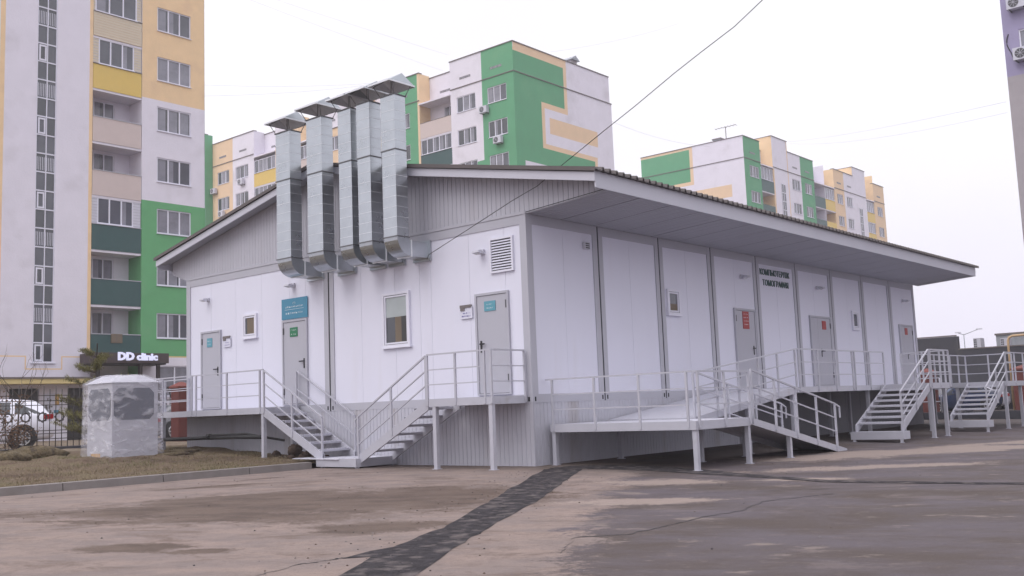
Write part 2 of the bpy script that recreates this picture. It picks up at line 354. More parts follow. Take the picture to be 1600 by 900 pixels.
# ---------------------------------------------------------------- ground
def gz(y): return .03+.025*max(min(y, 0), -30)
mb = MB()
xs = [-2500, -600, -100, -40, -20, 0, 20, 60, 200, 900, 3000]; ys = [-2500, -500, -100, -30, 0, 5.3, 60, 200, 900, 3000]
for i in range(len(xs)-1):
    for j in range(len(ys)-1):
        mb.face([(xs[i], ys[j], gz(ys[j])), (xs[i+1], ys[j], gz(ys[j])), (xs[i+1], ys[j+1], gz(ys[j+1])), (xs[i], ys[j+1], gz(ys[j+1]))], 'worn_asphalt')
struct('ground', mb)
def strip(mb, left, right, m, dz=.004):
    for i in range(len(left)-1):
        q = [left[i], right[i], right[i+1], left[i+1]]
        mb.face([(x, y, gz(y)+dz) for x, y in q], m)
mb = MB()
def rough_edge(a, b, n, amp, rnd):
    return [(a[0]+(b[0]-a[0])*i/n+rnd.uniform(-amp, amp), a[1]+(b[1]-a[1])*i/n+rnd.uniform(-amp, amp)) for i in range(n+1)]
rnd = random.Random(3)
def poly_edge(ps, n, amp):
    o = []
    for i in range(len(ps)-1): o += rough_edge(ps[i], ps[i+1], n, amp, rnd)[:-1]
    return o+[ps[-1]]
lf = poly_edge([(-13, -8.0), (-8.9, -5.42), (-7.4, -4.75), (-5.28, -3.5), (-3.5, -2.41), (-.5, -.62)], 8, .025)
rt = poly_edge([(-12.6, -8.5), (-8.35, -5.85), (-7.0, -5.12), (-4.62, -3.86), (-2.1, -2.38), (-.15, -1.25)], 8, .025)
strip(mb, lf, rt, 'patch_asphalt')
mb.face([(x, y, gz(y)+.0035) for x, y in [(-9.35, -5.42), (-8.9, -5.72), (-8.3, -5.3), (-8.9, -5.3)]], 'patch_asphalt')
struct('road_patch', mb)
mb = MB()   # dark trench fill along the foot of the wall, thinning to a joint across the yard
lf = poly_edge([(-.5, -.64), (.4, -.55), (1.2, -1.6), (.75, -3.3), (.35, -4.15), (-.2, -6.1), (.7, -8.6), (6, -16), (20, -34)], 8, .04)
rt = poly_edge([(-.15, -1.2), (.0, -1.6), (.1, -2.6), (-.1, -3.7), (-.2, -4.5), (-.5, -6.2), (.45, -8.65), (5.8, -16), (19.8, -34)], 8, .04)
strip(mb, lf, rt, 'patch_asphalt', .007)
struct('trench_fill', mb)
mb = MB(); rnd = random.Random(6)
for pl, w0 in (([(-10.6, -5.7), (-10.3, -5.49), (-9.75, -5.35), (-9.41, -5.37), (-9.2, -5.42)], .012), ([(-8.0, -6.9), (-7.15, -6.4), (-6.68, -6.71), (-5.94, -6.7), (-5.07, -6.67), (-4.31, -6.75), (-3.3, -6.5), (-2.0, -6.9)], .012), ([(-9.0, 1.2), (-8.2, .5), (-7.8, .6), (-6.9, -.1)], .008), ([(-6.2, 2.8), (-5.0, 2.2), (-4.2, 2.4), (-2.9, 1.9)], .007), ([(-3.4, -4.9), (-2.4, -5.6), (-.6, -7.4), (1.5, -9.5)], .010)):
    e = poly_edge(pl, 9, .03)
    for i in range(len(e)-1):
        (x0, y0), (x1, y1) = e[i], e[i+1]; a, b = w0*rnd.uniform(.3, 1), w0*rnd.uniform(.3, 1)
        mb.face([(x0-a, y0-a, gz(y0)+.004), (x0+a, y0+a, gz(y0)+.004), (x1+b, y1+b, gz(y1)+.004), (x1-b, y1-b, gz(y1)+.004)], 'rubber')
struct('asphalt_cracks', mb)
# lawn: rises gently from the kerb
def lz(x, y):
    t = min(max((y-5.35)/6.5, 0), 1); s = t*t*(3-2*t)*.5+t*.5
    return .15+.28*s
mb = MB(); rnd = random.Random(5)
gx = [-60, -40, -25, -18]+[-14+.4*i for i in range(36)]+[1+.8*i for i in range(12)]+[14, 30, 60, 120]; gy = [5.32+.35*i for i in range(25)]+[14.5+1.5*i for i in range(10)]+[30, 36, 60, 120]
H = {}
for i, x in enumerate(gx):
    for j, y in enumerate(gy):
        n = .0 if j == 0 else rnd.uniform(-.02, .025)*(1+ (1.2 if 9.5 < y < 13 else 0))
        H[i, j] = (x, y, lz(x, y)+n)
for i in range(len(gx)-1):
    for j in range(len(gy)-1):
        if gx[i] >= -.01 and gy[j+1] < 12.3 and gx[i+1] < 22: continue
        mb.face([H[i, j], H[i+1, j], H[i+1, j+1], H[i, j+1]], 'lawn_ground' if gy[j] < 16 and gx[i] < 4 else 'yard_ground', True)
struct('lawn', mb)
mb = MB()
for x in [-40+1.95*i for i in range(20)]:
    x1 = min(x+1.94, -1.35)
    if x > -1.4: break
    a, b = x+.008, x1
    mb.hexa([(a, 5.2, -.1), (b, 5.2, -.1), (b, 5.36, -.1), (a, 5.36, -.1), (a, 5.225, .165), (b, 5.225, .165), (b, 5.36, .175), (a, 5.36, .175)], 'concrete')
struct('kerb', mb)
# dry grass blades
mb = MB(); rnd = random.Random(11)
for i in range(26000):
    x = rnd.uniform(-10.5, -.05); y = 5.4+(rnd.random()**1.3)*7.0
    if x > -1.3 and y < 6.2: continue
    if 9.0 < y and x < -4.2 and rnd.random() < .75: continue
    if -3.6 < x < -2 and 9.9 < y: continue
    z = lz(x, y)-.015; h = rnd.uniform(.025, .075); a = rnd.uniform(0, 6.28); lx = rnd.uniform(-.05, .05); ly = rnd.uniform(-.05, .05); w_ = .007
    mb.face([(x-w_*math.cos(a), y-w_*math.sin(a), z), (x+w_*math.cos(a), y+w_*math.sin(a), z), (x+lx, y+ly, z+h)], 'blade_green' if (math.sin(x*1.3)+math.sin(y*2.1+x) > .6 and rnd.random() < .6) else 'blade')
o = part('grass', mb); o['kind'] = 'stuff'

mb = MB(); rnd = random.Random(17)
for i in range(420):
    if i < 200: x = rnd.uniform(-12, 4); y = rnd.uniform(-9, 4.5)
    else: q = rnd.random(); x = -10+10*q+rnd.gauss(0, .5); y = -6+5.4*q+rnd.gauss(0, .5)
    if x > -.3 and y > -.3: continue
    s_ = rnd.uniform(.004, .011); z = gz(y)
    mb.hexa([(x-s_, y-s_*.7, z-.002), (x+s_, y-s_, z-.002), (x+s_*.8, y+s_, z-.002), (x-s_, y+s_, z-.002), (x-s_*.5, y-s_*.4, z+s_), (x+s_*.6, y-s_*.5, z+s_*.8), (x+s_*.4, y+s_*.5, z+s_), (x-s_*.5, y+s_*.5, z+s_*.7)], rnd.choice(['concrete', 'soil', 'soil', 'patch_asphalt', 'rubber']))
o = part('gravel', mb); o['kind'] = 'stuff'

# ---------------------------------------------------------------- clinic building
clinic = thing('clinic_building', (0, 0, 0), 'long low white modular clinic with grey frames and a wide-eaved gable roof', 'building')
HW, FB, W, LN = 5.054, 1.264, 12.41, 22.05
fx, fy = FX(0), FY(0)
mb = MB()      # core body
mb.box(.12, LN-.02, .12, W-.02, .0, HW-.01, 'siding_grey')
part('core_wall', mb, clinic)
# frames, panels
def module(F, u0, u1, seams, holes, gapl, gapr, name_i):
    fr = MB(); gl = .17 if gapl else .19
    fbox(fr, F, u0+(.025 if gapl else (.1205 if F is fy else 0)), u0+gl, FB, HW, -.12, 0, 'panel_grey')
    fbox(fr, F, u1-gl, u1-(.025 if gapr else 0), FB, HW, -.12, 0, 'panel_grey')
    fbox(fr, F, u0+gl, u1-gl, HW-.20, HW, -.12, -.004, 'panel_grey')
    fbox(fr, F, u0+gl, u1-gl, FB, FB+.17, -.12, -.004, 'panel_grey')
    # corner casting slots
    for u in (u0+.09, u1-.09):
        fbox(fr, F, u-.022, u+.022, FB+.03, FB+.12, -.01, .003, 'gap_black')
    part('frame', fr, clinic)
    pn = MB(); a = u0+gl; b = u1-gl; cuts = [a]+[u0+s for s in seams]+[b]
    for i in range(len(cuts)-1):
        fbox(pn, F, cuts[i]+.002, cuts[i+1]-(.004 if i < len(cuts)-2 else 0), FB+.17, HW-.20, -.10, -.022, 'panel_white')
    for s in seams: fbox(pn, F, u0+s-.004, u0+s+.002, FB+.17, HW-.20, -.05, -.03, 'seam')
    part('wall_panel', pn, clinic)
module(fx, -W, -6.205, [1.2, 2.35, 3.5, 4.65, 5.3], [], False, True, 0)
module(fx, -6.205, 0, [1.15, 2.3, 3.1, 3.45, 4.6, 5.6], [], True, False, 1)
for i in range(9):
    module(fy, i*2.45, (i+1)*2.45, [1.22], [], i > 0, i < 8, i)
for i in range(1, 9):
    gp = MB(); fbox(gp, fy, i*2.45-.026, i*2.45+.026, FB-.02, HW-.01, -.05, -.012, 'gap_black'); part('joint_strip', gp, clinic)
gp = MB(); fbox(gp, fx, -6.231, -6.179, FB-.02, HW-.01, -.05, -.012, 'gap_black')
part('joint_strip', gp, clinic)
# back and far ends
mb = MB(); mb.box(.125, LN, W-.06, W, FB, HW, 'panel_white'); mb.box(LN-.06, LN, .125, W-.1, FB, HW, 'panel_white'); part('wall_panel', mb, clinic)
# ribbed skirt
def ribbed(mb, F, u0, u1, zb, zt, d, pitch, m, g=.012):
    u = u0
    while u < u1-.01:
        e = min(u+pitch, u1)
        a = zb(u) if callable(zb) else zb; b = zb(e) if callable(zb) else zb
        p0, p1 = F(u+g*.5, a, d), F(e-g*.5, b, d); t0 = zt(u) if callable(zt) else zt; t1 = zt(e) if callable(zt) else zt
        q0, q1 = F(u+g*.5, t0, d), F(e-g*.5, t1, d)
        mb.face([p0, p1, q1, q0], m)
        # groove
        r0, r1 = F(e-g*.5, b, d), F(e+g*.5, b, d); k0, k1 = F(e, b, d-.014), F(e, t1, d-.014); s0, s1 = F(e-g*.5, t1, d), F(e+g*.5, t1, d)
        mb.face([r0, k0, k1, s0], m); mb.face([k0, r1, s1, k1], m)
        u = e
mb = MB(); ribbed(mb, fx, -W, 0, -.1, FB+.0, -.01, .115, 'skirt_light', .016); mb.box(.02, .03, 0, W, FB-.004, FB, 'skirt_light'); part('skirt', mb, clinic)
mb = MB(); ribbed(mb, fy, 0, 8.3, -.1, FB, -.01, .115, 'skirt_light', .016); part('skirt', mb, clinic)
mb = MB(); ribbed(mb, fy, 8.3, LN, -.1, FB, -.012, 1.15, 'skirt_shaded', .02); part('skirt', mb, clinic, 'grey flat-panelled skirt, darkened for the shade under the deck')
mb = MB(); mb.box(.1, LN, W-.02, W-.001, -.1, FB, 'skirt_light'); mb.box(LN-.02, LN-.001, .1, W-.1, -.1, FB, 'skirt_light'); part('skirt', mb, clinic)
# gable siding and roof
RY, RZ, EY0, EY1 = 6.2, 7.17, -2.05, 13.3
def rz(y): return RZ-.2*abs(y-RY)
EZ0 = 5.20; 
RX0, RX1 = -.42, 22.6
def gable_bot(u):
    y = -u
    if y < 0: return HW+(-y)*.07
    if y > W: return HW+(y-W)*.35
    return HW
def gable_top(u): return rz(-u)-.14
mb = MB(); ribbed(mb, fx, -13.15, 1.98, gable_bot, gable_top, -.01, .125, 'siding_grey', .014); 
fbox(mb, fx, -W, 0, HW-.01, HW+.05, -.012, .012, 'panel_grey')
part('gable_siding', mb, clinic)
mb = MB()
mb.face([(LN, -1.98, HW+.14), (LN, 13.1, HW+.2), (LN, RY, RZ-.16), (LN, -1.98, rz(-1.98)-.16)], 'siding_grey'); part('gable_siding', mb, clinic)
# corrugated sheet: two slopes, trapezoid ribs running down the slope
roof = MB()
def slope(y0, y1):
    x = RX0-.02; pitch = .225; prof = []
    while x < RX1:
        prof += [(x, 0), (x+.145, 0), (x+.165, .062), (x+.205, .062)]; x += pitch
    prof.append((x, 0))
    for i in range(len(prof)-1):
        (xa, ha), (xb, hb) = prof[i], prof[i+1]
        roof.face([(xa, y0, rz(y0)+ha), (xb, y0, rz(y0)+hb), (xb, y1, rz(y1)+hb), (xa, y1, rz(y1)+ha)], 'roof_brown')
        roof.face([(xa, y0, rz(y0)+ha-.02), (xa, y1, rz(y1)+ha-.02), (xb, y1, rz(y1)+hb-.02), (xb, y0, rz(y0)+hb-.02)], 'roof_brown')
        if abs(y0-EY0) < .2: roof.face([(xa, y0, rz(y0)+ha-.02), (xb, y0, rz(y0)+hb-.02), (xb, y0, rz(y0)+hb), (xa, y0, rz(y0)+ha)], 'roof_brown')
slope(EY0-.09, RY); slope(RY, EY1+.06)
roof.hexa([(RX0-.05, EY0-.05, rz(EY0)-.05), (RX0-.05, RY, RZ-.05), (RX0-.035, RY, RZ-.05), (RX0-.035, EY0-.05, rz(EY0)-.05), (RX0-.05, EY0-.05, rz(EY0)+.03), (RX0-.05, RY, RZ+.03), (RX0-.035, RY, RZ+.03), (RX0-.035, EY0-.05, rz(EY0)+.03)], 'roof_brown')
roof.hexa([(RX0-.05, RY, RZ-.05), (RX0-.05, EY1+.05, rz(EY1)-.05), (RX0-.035, EY1+.05, rz(EY1)-.05), (RX0-.035, RY, RZ-.05), (RX0-.05, RY, RZ+.03), (RX0-.05, EY1+.05, rz(EY1)+.03), (RX0-.035, EY1+.05, rz(EY1)+.03), (RX0-.035, RY, RZ+.03)], 'roof_brown')
rf = part('roof', roof, clinic)
fa = MB()
def rake(x, y0, y1, h):
    a, b = rz(y0)-.055, rz(y1)-.055
    fa.hexa([(x, y0, a-h), (x, y1, b-h), (x+.03, y1, b-h), (x+.03, y0, a-h), (x, y0, a), (x, y1, b), (x+.03, y1, b), (x+.03, y0, a)], 'fascia')
rake(RX0, EY0, RY, .17); rake(RX0, RY+.001, EY1, .17); rake(RX1-.03, EY0, RY, .17); rake(RX1-.03, RY+.001, EY1, .17)
fa.box(RX0+.03, RX1-.03, EY0, EY0+.03, rz(EY0)-.34, rz(EY0)-.03, 'fascia')
fa.box(RX0+.03, RX1-.03, EY1-.03, EY1, rz(EY1)-.30, rz(EY1)-.03, 'fascia')
part('fascia', fa, rf)
so = MB()     # soffit boards with dark laps
x = 0.0
while x < RX1-.04:
    e = min(x+1.15, RX1-.03)
    nb = 8; pw = (e-x-.030)/nb
    for q_ in range(nb):
        a_, b_ = x+.016+q_*pw, x+.016+(q_+1)*pw-.014
        so.hexa([(a_, -.02, HW-.006), (b_, -.02, HW-.006), (b_, EY0+.03, HW+.13), (a_, EY0+.03, HW+.13), (a_, -.02, HW+.004), (b_, -.02, HW+.004), (b_, EY0+.03, HW+.14), (a_, EY0+.03, HW+.14)], 'soffit')
    x = e
so.hexa([(0, -.02, HW+.02), (RX1, -.02, HW+.02), (RX1, EY0+.03, HW+.16), (0, EY0+.03, HW+.16), (0, -.02, HW+.03), (RX1, -.02, HW+.03), (RX1, EY0+.03, HW+.17), (0, EY0+.03, HW+.17)], 'gap_black')
for (y0, y1) in ((EY0+.03, RY), (RY, EY1-.03)):      # underside of the rake overhang
    so.face([(RX0+.03, y0, rz(y0)-.20), (.0, y0, rz(y0)-.145), (.0, y1, rz(y1)-.145), (RX0+.03, y1, rz(y1)-.20)], 'soffit')
so.face([(0, W, HW+.0), (RX1, W, HW+.0), (RX1, EY1-.03, rz(EY1)-.30), (0, EY1-.03, rz(EY1)-.30)], 'soffit')
part('soffit', so, rf)

# doors
def door(F, u0, u1, z0, z1, handle_u, hd, leaf2=None, hinge_right=True):
    mb = MB(); t = .05
    fbox(mb, F, u0, u0+t, z0, z1, -.02, .03, 'door_grey'); fbox(mb, F, u1-t, u1, z0, z1, -.02, .03, 'door_grey'); fbox(mb, F, u0+t, u1-t, z1-t, z1, -.02, .03, 'door_grey')
    fbox(mb, F, u0+t, u1-t, z0, z0+.03, -.02, .028, 'door_grey')
    fbox(mb, F, u0+t, u1-t, z0+.03, z1-t, -.03, -.018, 'gap_black')
    e = [u0+t+.008]+([leaf2] if leaf2 else [])+[u1-t-.008]
    for i in range(len(e)-1): fbox(mb, F, e[i]+(.004 if i else 0), e[i+1]-(.004 if i < len(e)-2 else 0), z0+.038, z1-t-.008, -.017, .012, 'door_grey')
    hu = u1-t-.01 if hinge_right else u0+t+.01
    for z in (z0+.25, z1-.35): fbox(mb, F, hu-.014, hu+.014, z, z+.16, .013, .035, 'ac_dark')
    d = part('door', mb, clinic)
    hb = MB(); fbox(hb, F, handle_u-.022, handle_u+.022, z0+.88, z0+1.12, .013, .022, 'handle_black')
    fbox(hb, F, handle_u-.012, handle_u+.012, z0+1.04, z0+1.065, .022, .06, 'handle_black'); fbox(hb, F, min(handle_u, handle_u+hd*.13), max(handle_u, handle_u+hd*.13), z0+1.035, z0+1.065, .06, .078, 'handle_black')
    part('handle', hb, d)
DZ0, DZ1 = 1.455, 3.555
door(fx, -11.66, -10.72, DZ0, DZ1, -10.86, -1, hinge_right=False)
door(fx, -8.02, -7.03, DZ0, DZ1, -7.16, -1, hinge_right=False)
door(fx, -1.44, -.52, DZ0, DZ1, -1.30, 1)
door(fy, 8.40, 9.55, DZ0, DZ1, 9.36, -1, hinge_right=False)
door(fy, 13.0, 14.47, DZ0, DZ1, 13.68, 1, leaf2=13.52)
door(fy, 20.3, 21.6, DZ0, DZ1, 20.95, -1, leaf2=20.55)
def win(F, u0, u1, z0, z1, kind, sill=True):
    mb = MB(); t = .055
    fbox(mb, F, u0, u0+t, z0, z1, -.02, .035, 'frame_white'); fbox(mb, F, u1-t, u1, z0, z1, -.02, .035, 'frame_white')
    fbox(mb, F, u0+t, u1-t, z1-t, z1, -.02, .035, 'frame_white'); fbox(mb, F, u0+t, u1-t, z0, z0+t, -.02, .035, 'frame_white')
    fbox(mb, F, u0+t, u1-t, z0+t, z1-t, -.02, -.012, 'gap_black')
    a, b, c, d = u0+t+.012, u1-t-.012, z0+t+.012, z1-t-.012; q = .035
    fbox(mb, F, a, a+q, c, d, -.012, .022, 'frame_white'); fbox(mb, F, b-q, b, c, d, -.012, .022, 'frame_white')
    fbox(mb, F, a+q, b-q, d-q, d, -.012, .022, 'frame_white'); fbox(mb, F, a+q, b-q, c, c+q, -.012, .022, 'frame_white')
    fbox(mb, F, u0-.03, u1+.03, z0-.03, z0-.002, -.02, .055, 'frame_white')
    wn = part('window', mb, clinic)
    g = MB(); g0, g1, h0, h1 = a+q, b-q, c+q, d-q
    if kind == 'big':
        hm = h0+(h1-h0)*.56; fbox(g, F, g0, g1, hm, h1, -.011, -.002, 'blind_teal'); fbox(g, F, g0, g0+(g1-g0)*.42, h0, hm, -.011, -.002, 'glass_dark'); fbox(g, F, g0+(g1-g0)*.42, g0+(g1-g0)*.72, h0, hm, -.011, -.002, 'ochre'); fbox(g, F, g0+(g1-g0)*.72, g1, h0, hm, -.011, -.002, 'roomdark')
    elif kind == 'ochre': fbox(g, F, g0, g1, h0, h1, -.011, -.002, 'ochre'); fbox(g, F, g0, g0+.06, h0, h1, -.002, .001, 'glass_dark')
    else:
        hm = h0+(h1-h0)*.4; fbox(g, F, g0, g1, hm, h1, -.011, -.002, 'glass_mid'); fbox(g, F, g0, g1, h0, hm, -.011, -.002, 'ochre' if kind == 'two' else 'glass_mid')
    part('pane', g, wn)
win(fx, -9.70, -9.10, 3.24, 3.86, 'ochre'); win(fx, -4.29, -3.41, 2.63, 3.85, 'big')
win(fy, 5.15, 5.71, 3.24, 3.85, 'two'); win(fy, 16.19, 16.69, 3.25, 3.84, 'pale')
# louvre vent
mb = MB(); a, b, c, d = -.98, -.35, 3.94, 4.66
for (p, q, r_, s) in ((a, a+.04, c, d), (b-.04, b, c, d), (a+.04, b-.04, c, c+.04), (a+.04, b-.04, d-.04, d)): fbox(mb, fx, p, q, r_, s, -.02, .03, 'frame_white')
fbox(mb, fx, a+.04, b-.04, c+.04, d-.04, -.02, -.015, 'ac_dark')
for i in range(11):
    z = c+.06+i*.056; mb.hexa([fx(a+.04, z, .022), fx(b-.04, z, .022), fx(b-.04, z+.004, .026), fx(a+.04, z+.004, .026), fx(a+.04, z+.035, -.01), fx(b-.04, z+.035, -.01), fx(b-.04, z+.039, -.006), fx(a+.04, z+.039, -.006)], 'frame_white')
part('louvre_vent', mb, clinic)

# wall lamps
def wall_lamp(F, u, z, label, horn=False, grp='lamps on the clinic walls'):
    t = thing('wall_lamp', F(u, z, 0), label, 'lamp', grp)
    mb = MB(); fbox(mb, F, u-.06, u+.06, z-.05, z+.05, -.01, .03, 'ac_white'); fbox(mb, F, u-.015, u+.015, z-.015, z+.015, .03, .10, 'ac_white'); part('bracket', mb, t)
    mb = MB(); mb.hexa([F(u-.09, z-.06, .09), F(u+.09, z-.06, .09), F(u+.10, z-.03, .22), F(u-.10, z-.03, .22), F(u-.07, z+.035, .08), F(u+.07, z+.035, .08), F(u+.08, z+.01, .21), F(u-.08, z+.01, .21)], 'ac_white'); part('lamp_head', mb, t)
    mb = MB(); mb.face([F(u-.075, z-.060, .10), F(u+.075, z-.060, .10), F(u+.08, z-.036, .205), F(u-.08, z-.036, .205)], 'lamp_glass'); part('glass', mb, t)
from_px = [(fx, -11.34, 4.42, 'white wall lamp above the leftmost grey door of the gable end'), (fx, -7.57, 4.41, 'white wall lamp between the teal sign and the leftmost duct'), (fx, -1.2, 4.42, 'small white lamp beside the louvre vent on the gable end'),
           (fy, 8.95, 4.42, 'white wall lamp above the door nearest the lettering, left of it'), (fy, 13.7, 4.42, 'white wall lamp above the door right of the lettering'), (fy, 20.9, 4.42, 'white wall lamp above the farthest door of the long side')]
for F, u, z, lb in from_px: wall_lamp(F, u, z, lb)
t = thing('junction_box', (1.9, 0, 4.5), 'small dark grey device under the eave near the corner', 'device')
mb = MB(); fbox(mb, fy, 1.91, 2.09, 4.5, 4.66, -.01, .05, 'ac_white'); part('case', mb, t)
mb = MB()
for i in range(3): fbox(mb, fy, 1.93, 2.07, 4.52+i*.045, 4.545+i*.045, .051, .056, 'ac_dark')
part('grille', mb, t)

# signs on the clinic
def scribble(mb, F, u0, u1, z, h, d, m, seed):
    r = random.Random(seed); u = u0
    while u < u1:
        w_ = r.uniform(.4, .75)*h; 
        if r.random() < .14: u += h*.7; continue
        k = r.uniform(.75, 1)*h
        fquad(mb, F, u, u+w_*.28, z, z+k, d, m)
        if r.random() < .7: fquad(mb, F, u+w_*.28, min(u+w_, u1), z+r.choice([0, .4, .75])*h, z+(r.choice([0, .4, .75])+.25)*h*.8+.15*h, d, m)
        u += w_+.25*h
def sign(name, F, u0, u1, z0, z1, base, label, lines, tm, d=.0, grp=None, frame=None):
    t = thing(name, F(u0, z0, d), label, 'sign', grp)
    mb = MB(); fbox(mb, F, u0, u1, z0, z1, d, d+.012, base); part('board', mb, t)
    if not lines: return t
    mb = MB()
    for i, (a, b, z, h) in enumerate(lines): scribble(mb, F, u0+(u1-u0)*a, u0+(u1-u0)*b, z0+(z1-z0)*z, (z1-z0)*h, d+.015, tm, int(abs(u0*100))+i)
    part('lettering', mb, t); return t
s1 = sign('wall_sign', fx, -8.04, -7.01, 3.575, 4.09, 'teal', 'large teal sign with white lettering above the second door from the left', [(.16, .84, .55, .08), (.16, .84, .24, .09)], 'text_white', d=0)
mb = MB(); 
for i in range(12):
    mb.tube([fx(-7.53+.05*math.cos(a), 3.96+.028*math.sin(a), .017) for a in (R(-30*i+60), R(-30*i+35))], .004, 4, 'text_white') if i not in (4, 5) else None
fquad(mb, fx, -7.9, -7.15, 3.812, 3.818, .016, 'text_white')
part('emblem', mb, s1)
sign('door_sign', fx, -11.36, -11.12, 3.12, 3.36, 'teal_light', 'small teal plate on the leftmost grey door', [(.15, .85, .6, .12), (.15, .85, .25, .12)], 'text_white', d=.013)
sign('door_sign', fx, -7.70, -7.40, 3.13, 3.36, 'sign_green', 'small green plate with white lettering on the door under the teal sign', [(.15, .85, .65, .12), (.2, .8, .2, .12)], 'text_white', d=.013)
sign('door_sign', fx, -1.18, -.87, 3.175, 3.38, 'teal_light', 'small teal plate on the grey door beside the building corner', [(.25, .75, .62, .1), (.2, .8, .25, .12)], 'text_white', d=.013)
for u0, lb in ((-10.60, 'white notice with violet lettering right of the leftmost door'), (-1.86, 'white notice with violet lettering left of the door at the corner')):
    t = sign('notice_board', fx, u0, u0+.33, 3.07, 3.32, 'paper', lb, [(.2, .8, .42, .12), (.1, .85, .16, .12)], 'text_blue', d=0)
    mb = MB(); fbox(mb, fx, u0-.01, u0+.31, 3.30, 3.36, 0, .03, 'coping'); fbox(mb, fx, u0, u0+.12, 3.24, 3.30, .013, .028, 'coping'); part('header', mb, t)
sign('door_sign', fy, 8.83, 9.17, 3.02, 3.48, 'red', 'tall red notice on the door left of the lettering', [(.15, .85, .82, .06), (.15, .85, .62, .06), (.15, .85, .42, .06), (.15, .85, .22, .06)], 'text_white', d=.013)
sign('door_sign', fy, 13.83, 14.1, 3.16, 3.42, 'red', 'square red plate on the double door right of the lettering', [], 'red', d=.013)
sign('door_sign', fy, 20.8, 21.05, 3.2, 3.44, 'red', 'small red plate on the farthest door', [], 'red', d=.013)
t = thing('wall_lettering', (10.95, 0, 4.3), 'dark green Cyrillic lettering in two lines high on the long white wall', 'lettering')
mb = MB(); text_mb(mb, 'КОМПЬЮТЕРЛІК', .165, fy, 10.05, 11.86, 4.565, -.02, .02, 'text_dark', bold=-.001)
part('text_line', mb, t); mb = MB(); text_mb(mb, 'ТОМОГРАФИЯ', .165, fy, 10.18, 11.76, 4.27, -.02, .02, 'text_dark', bold=-.001)
part('text_line', mb, t)

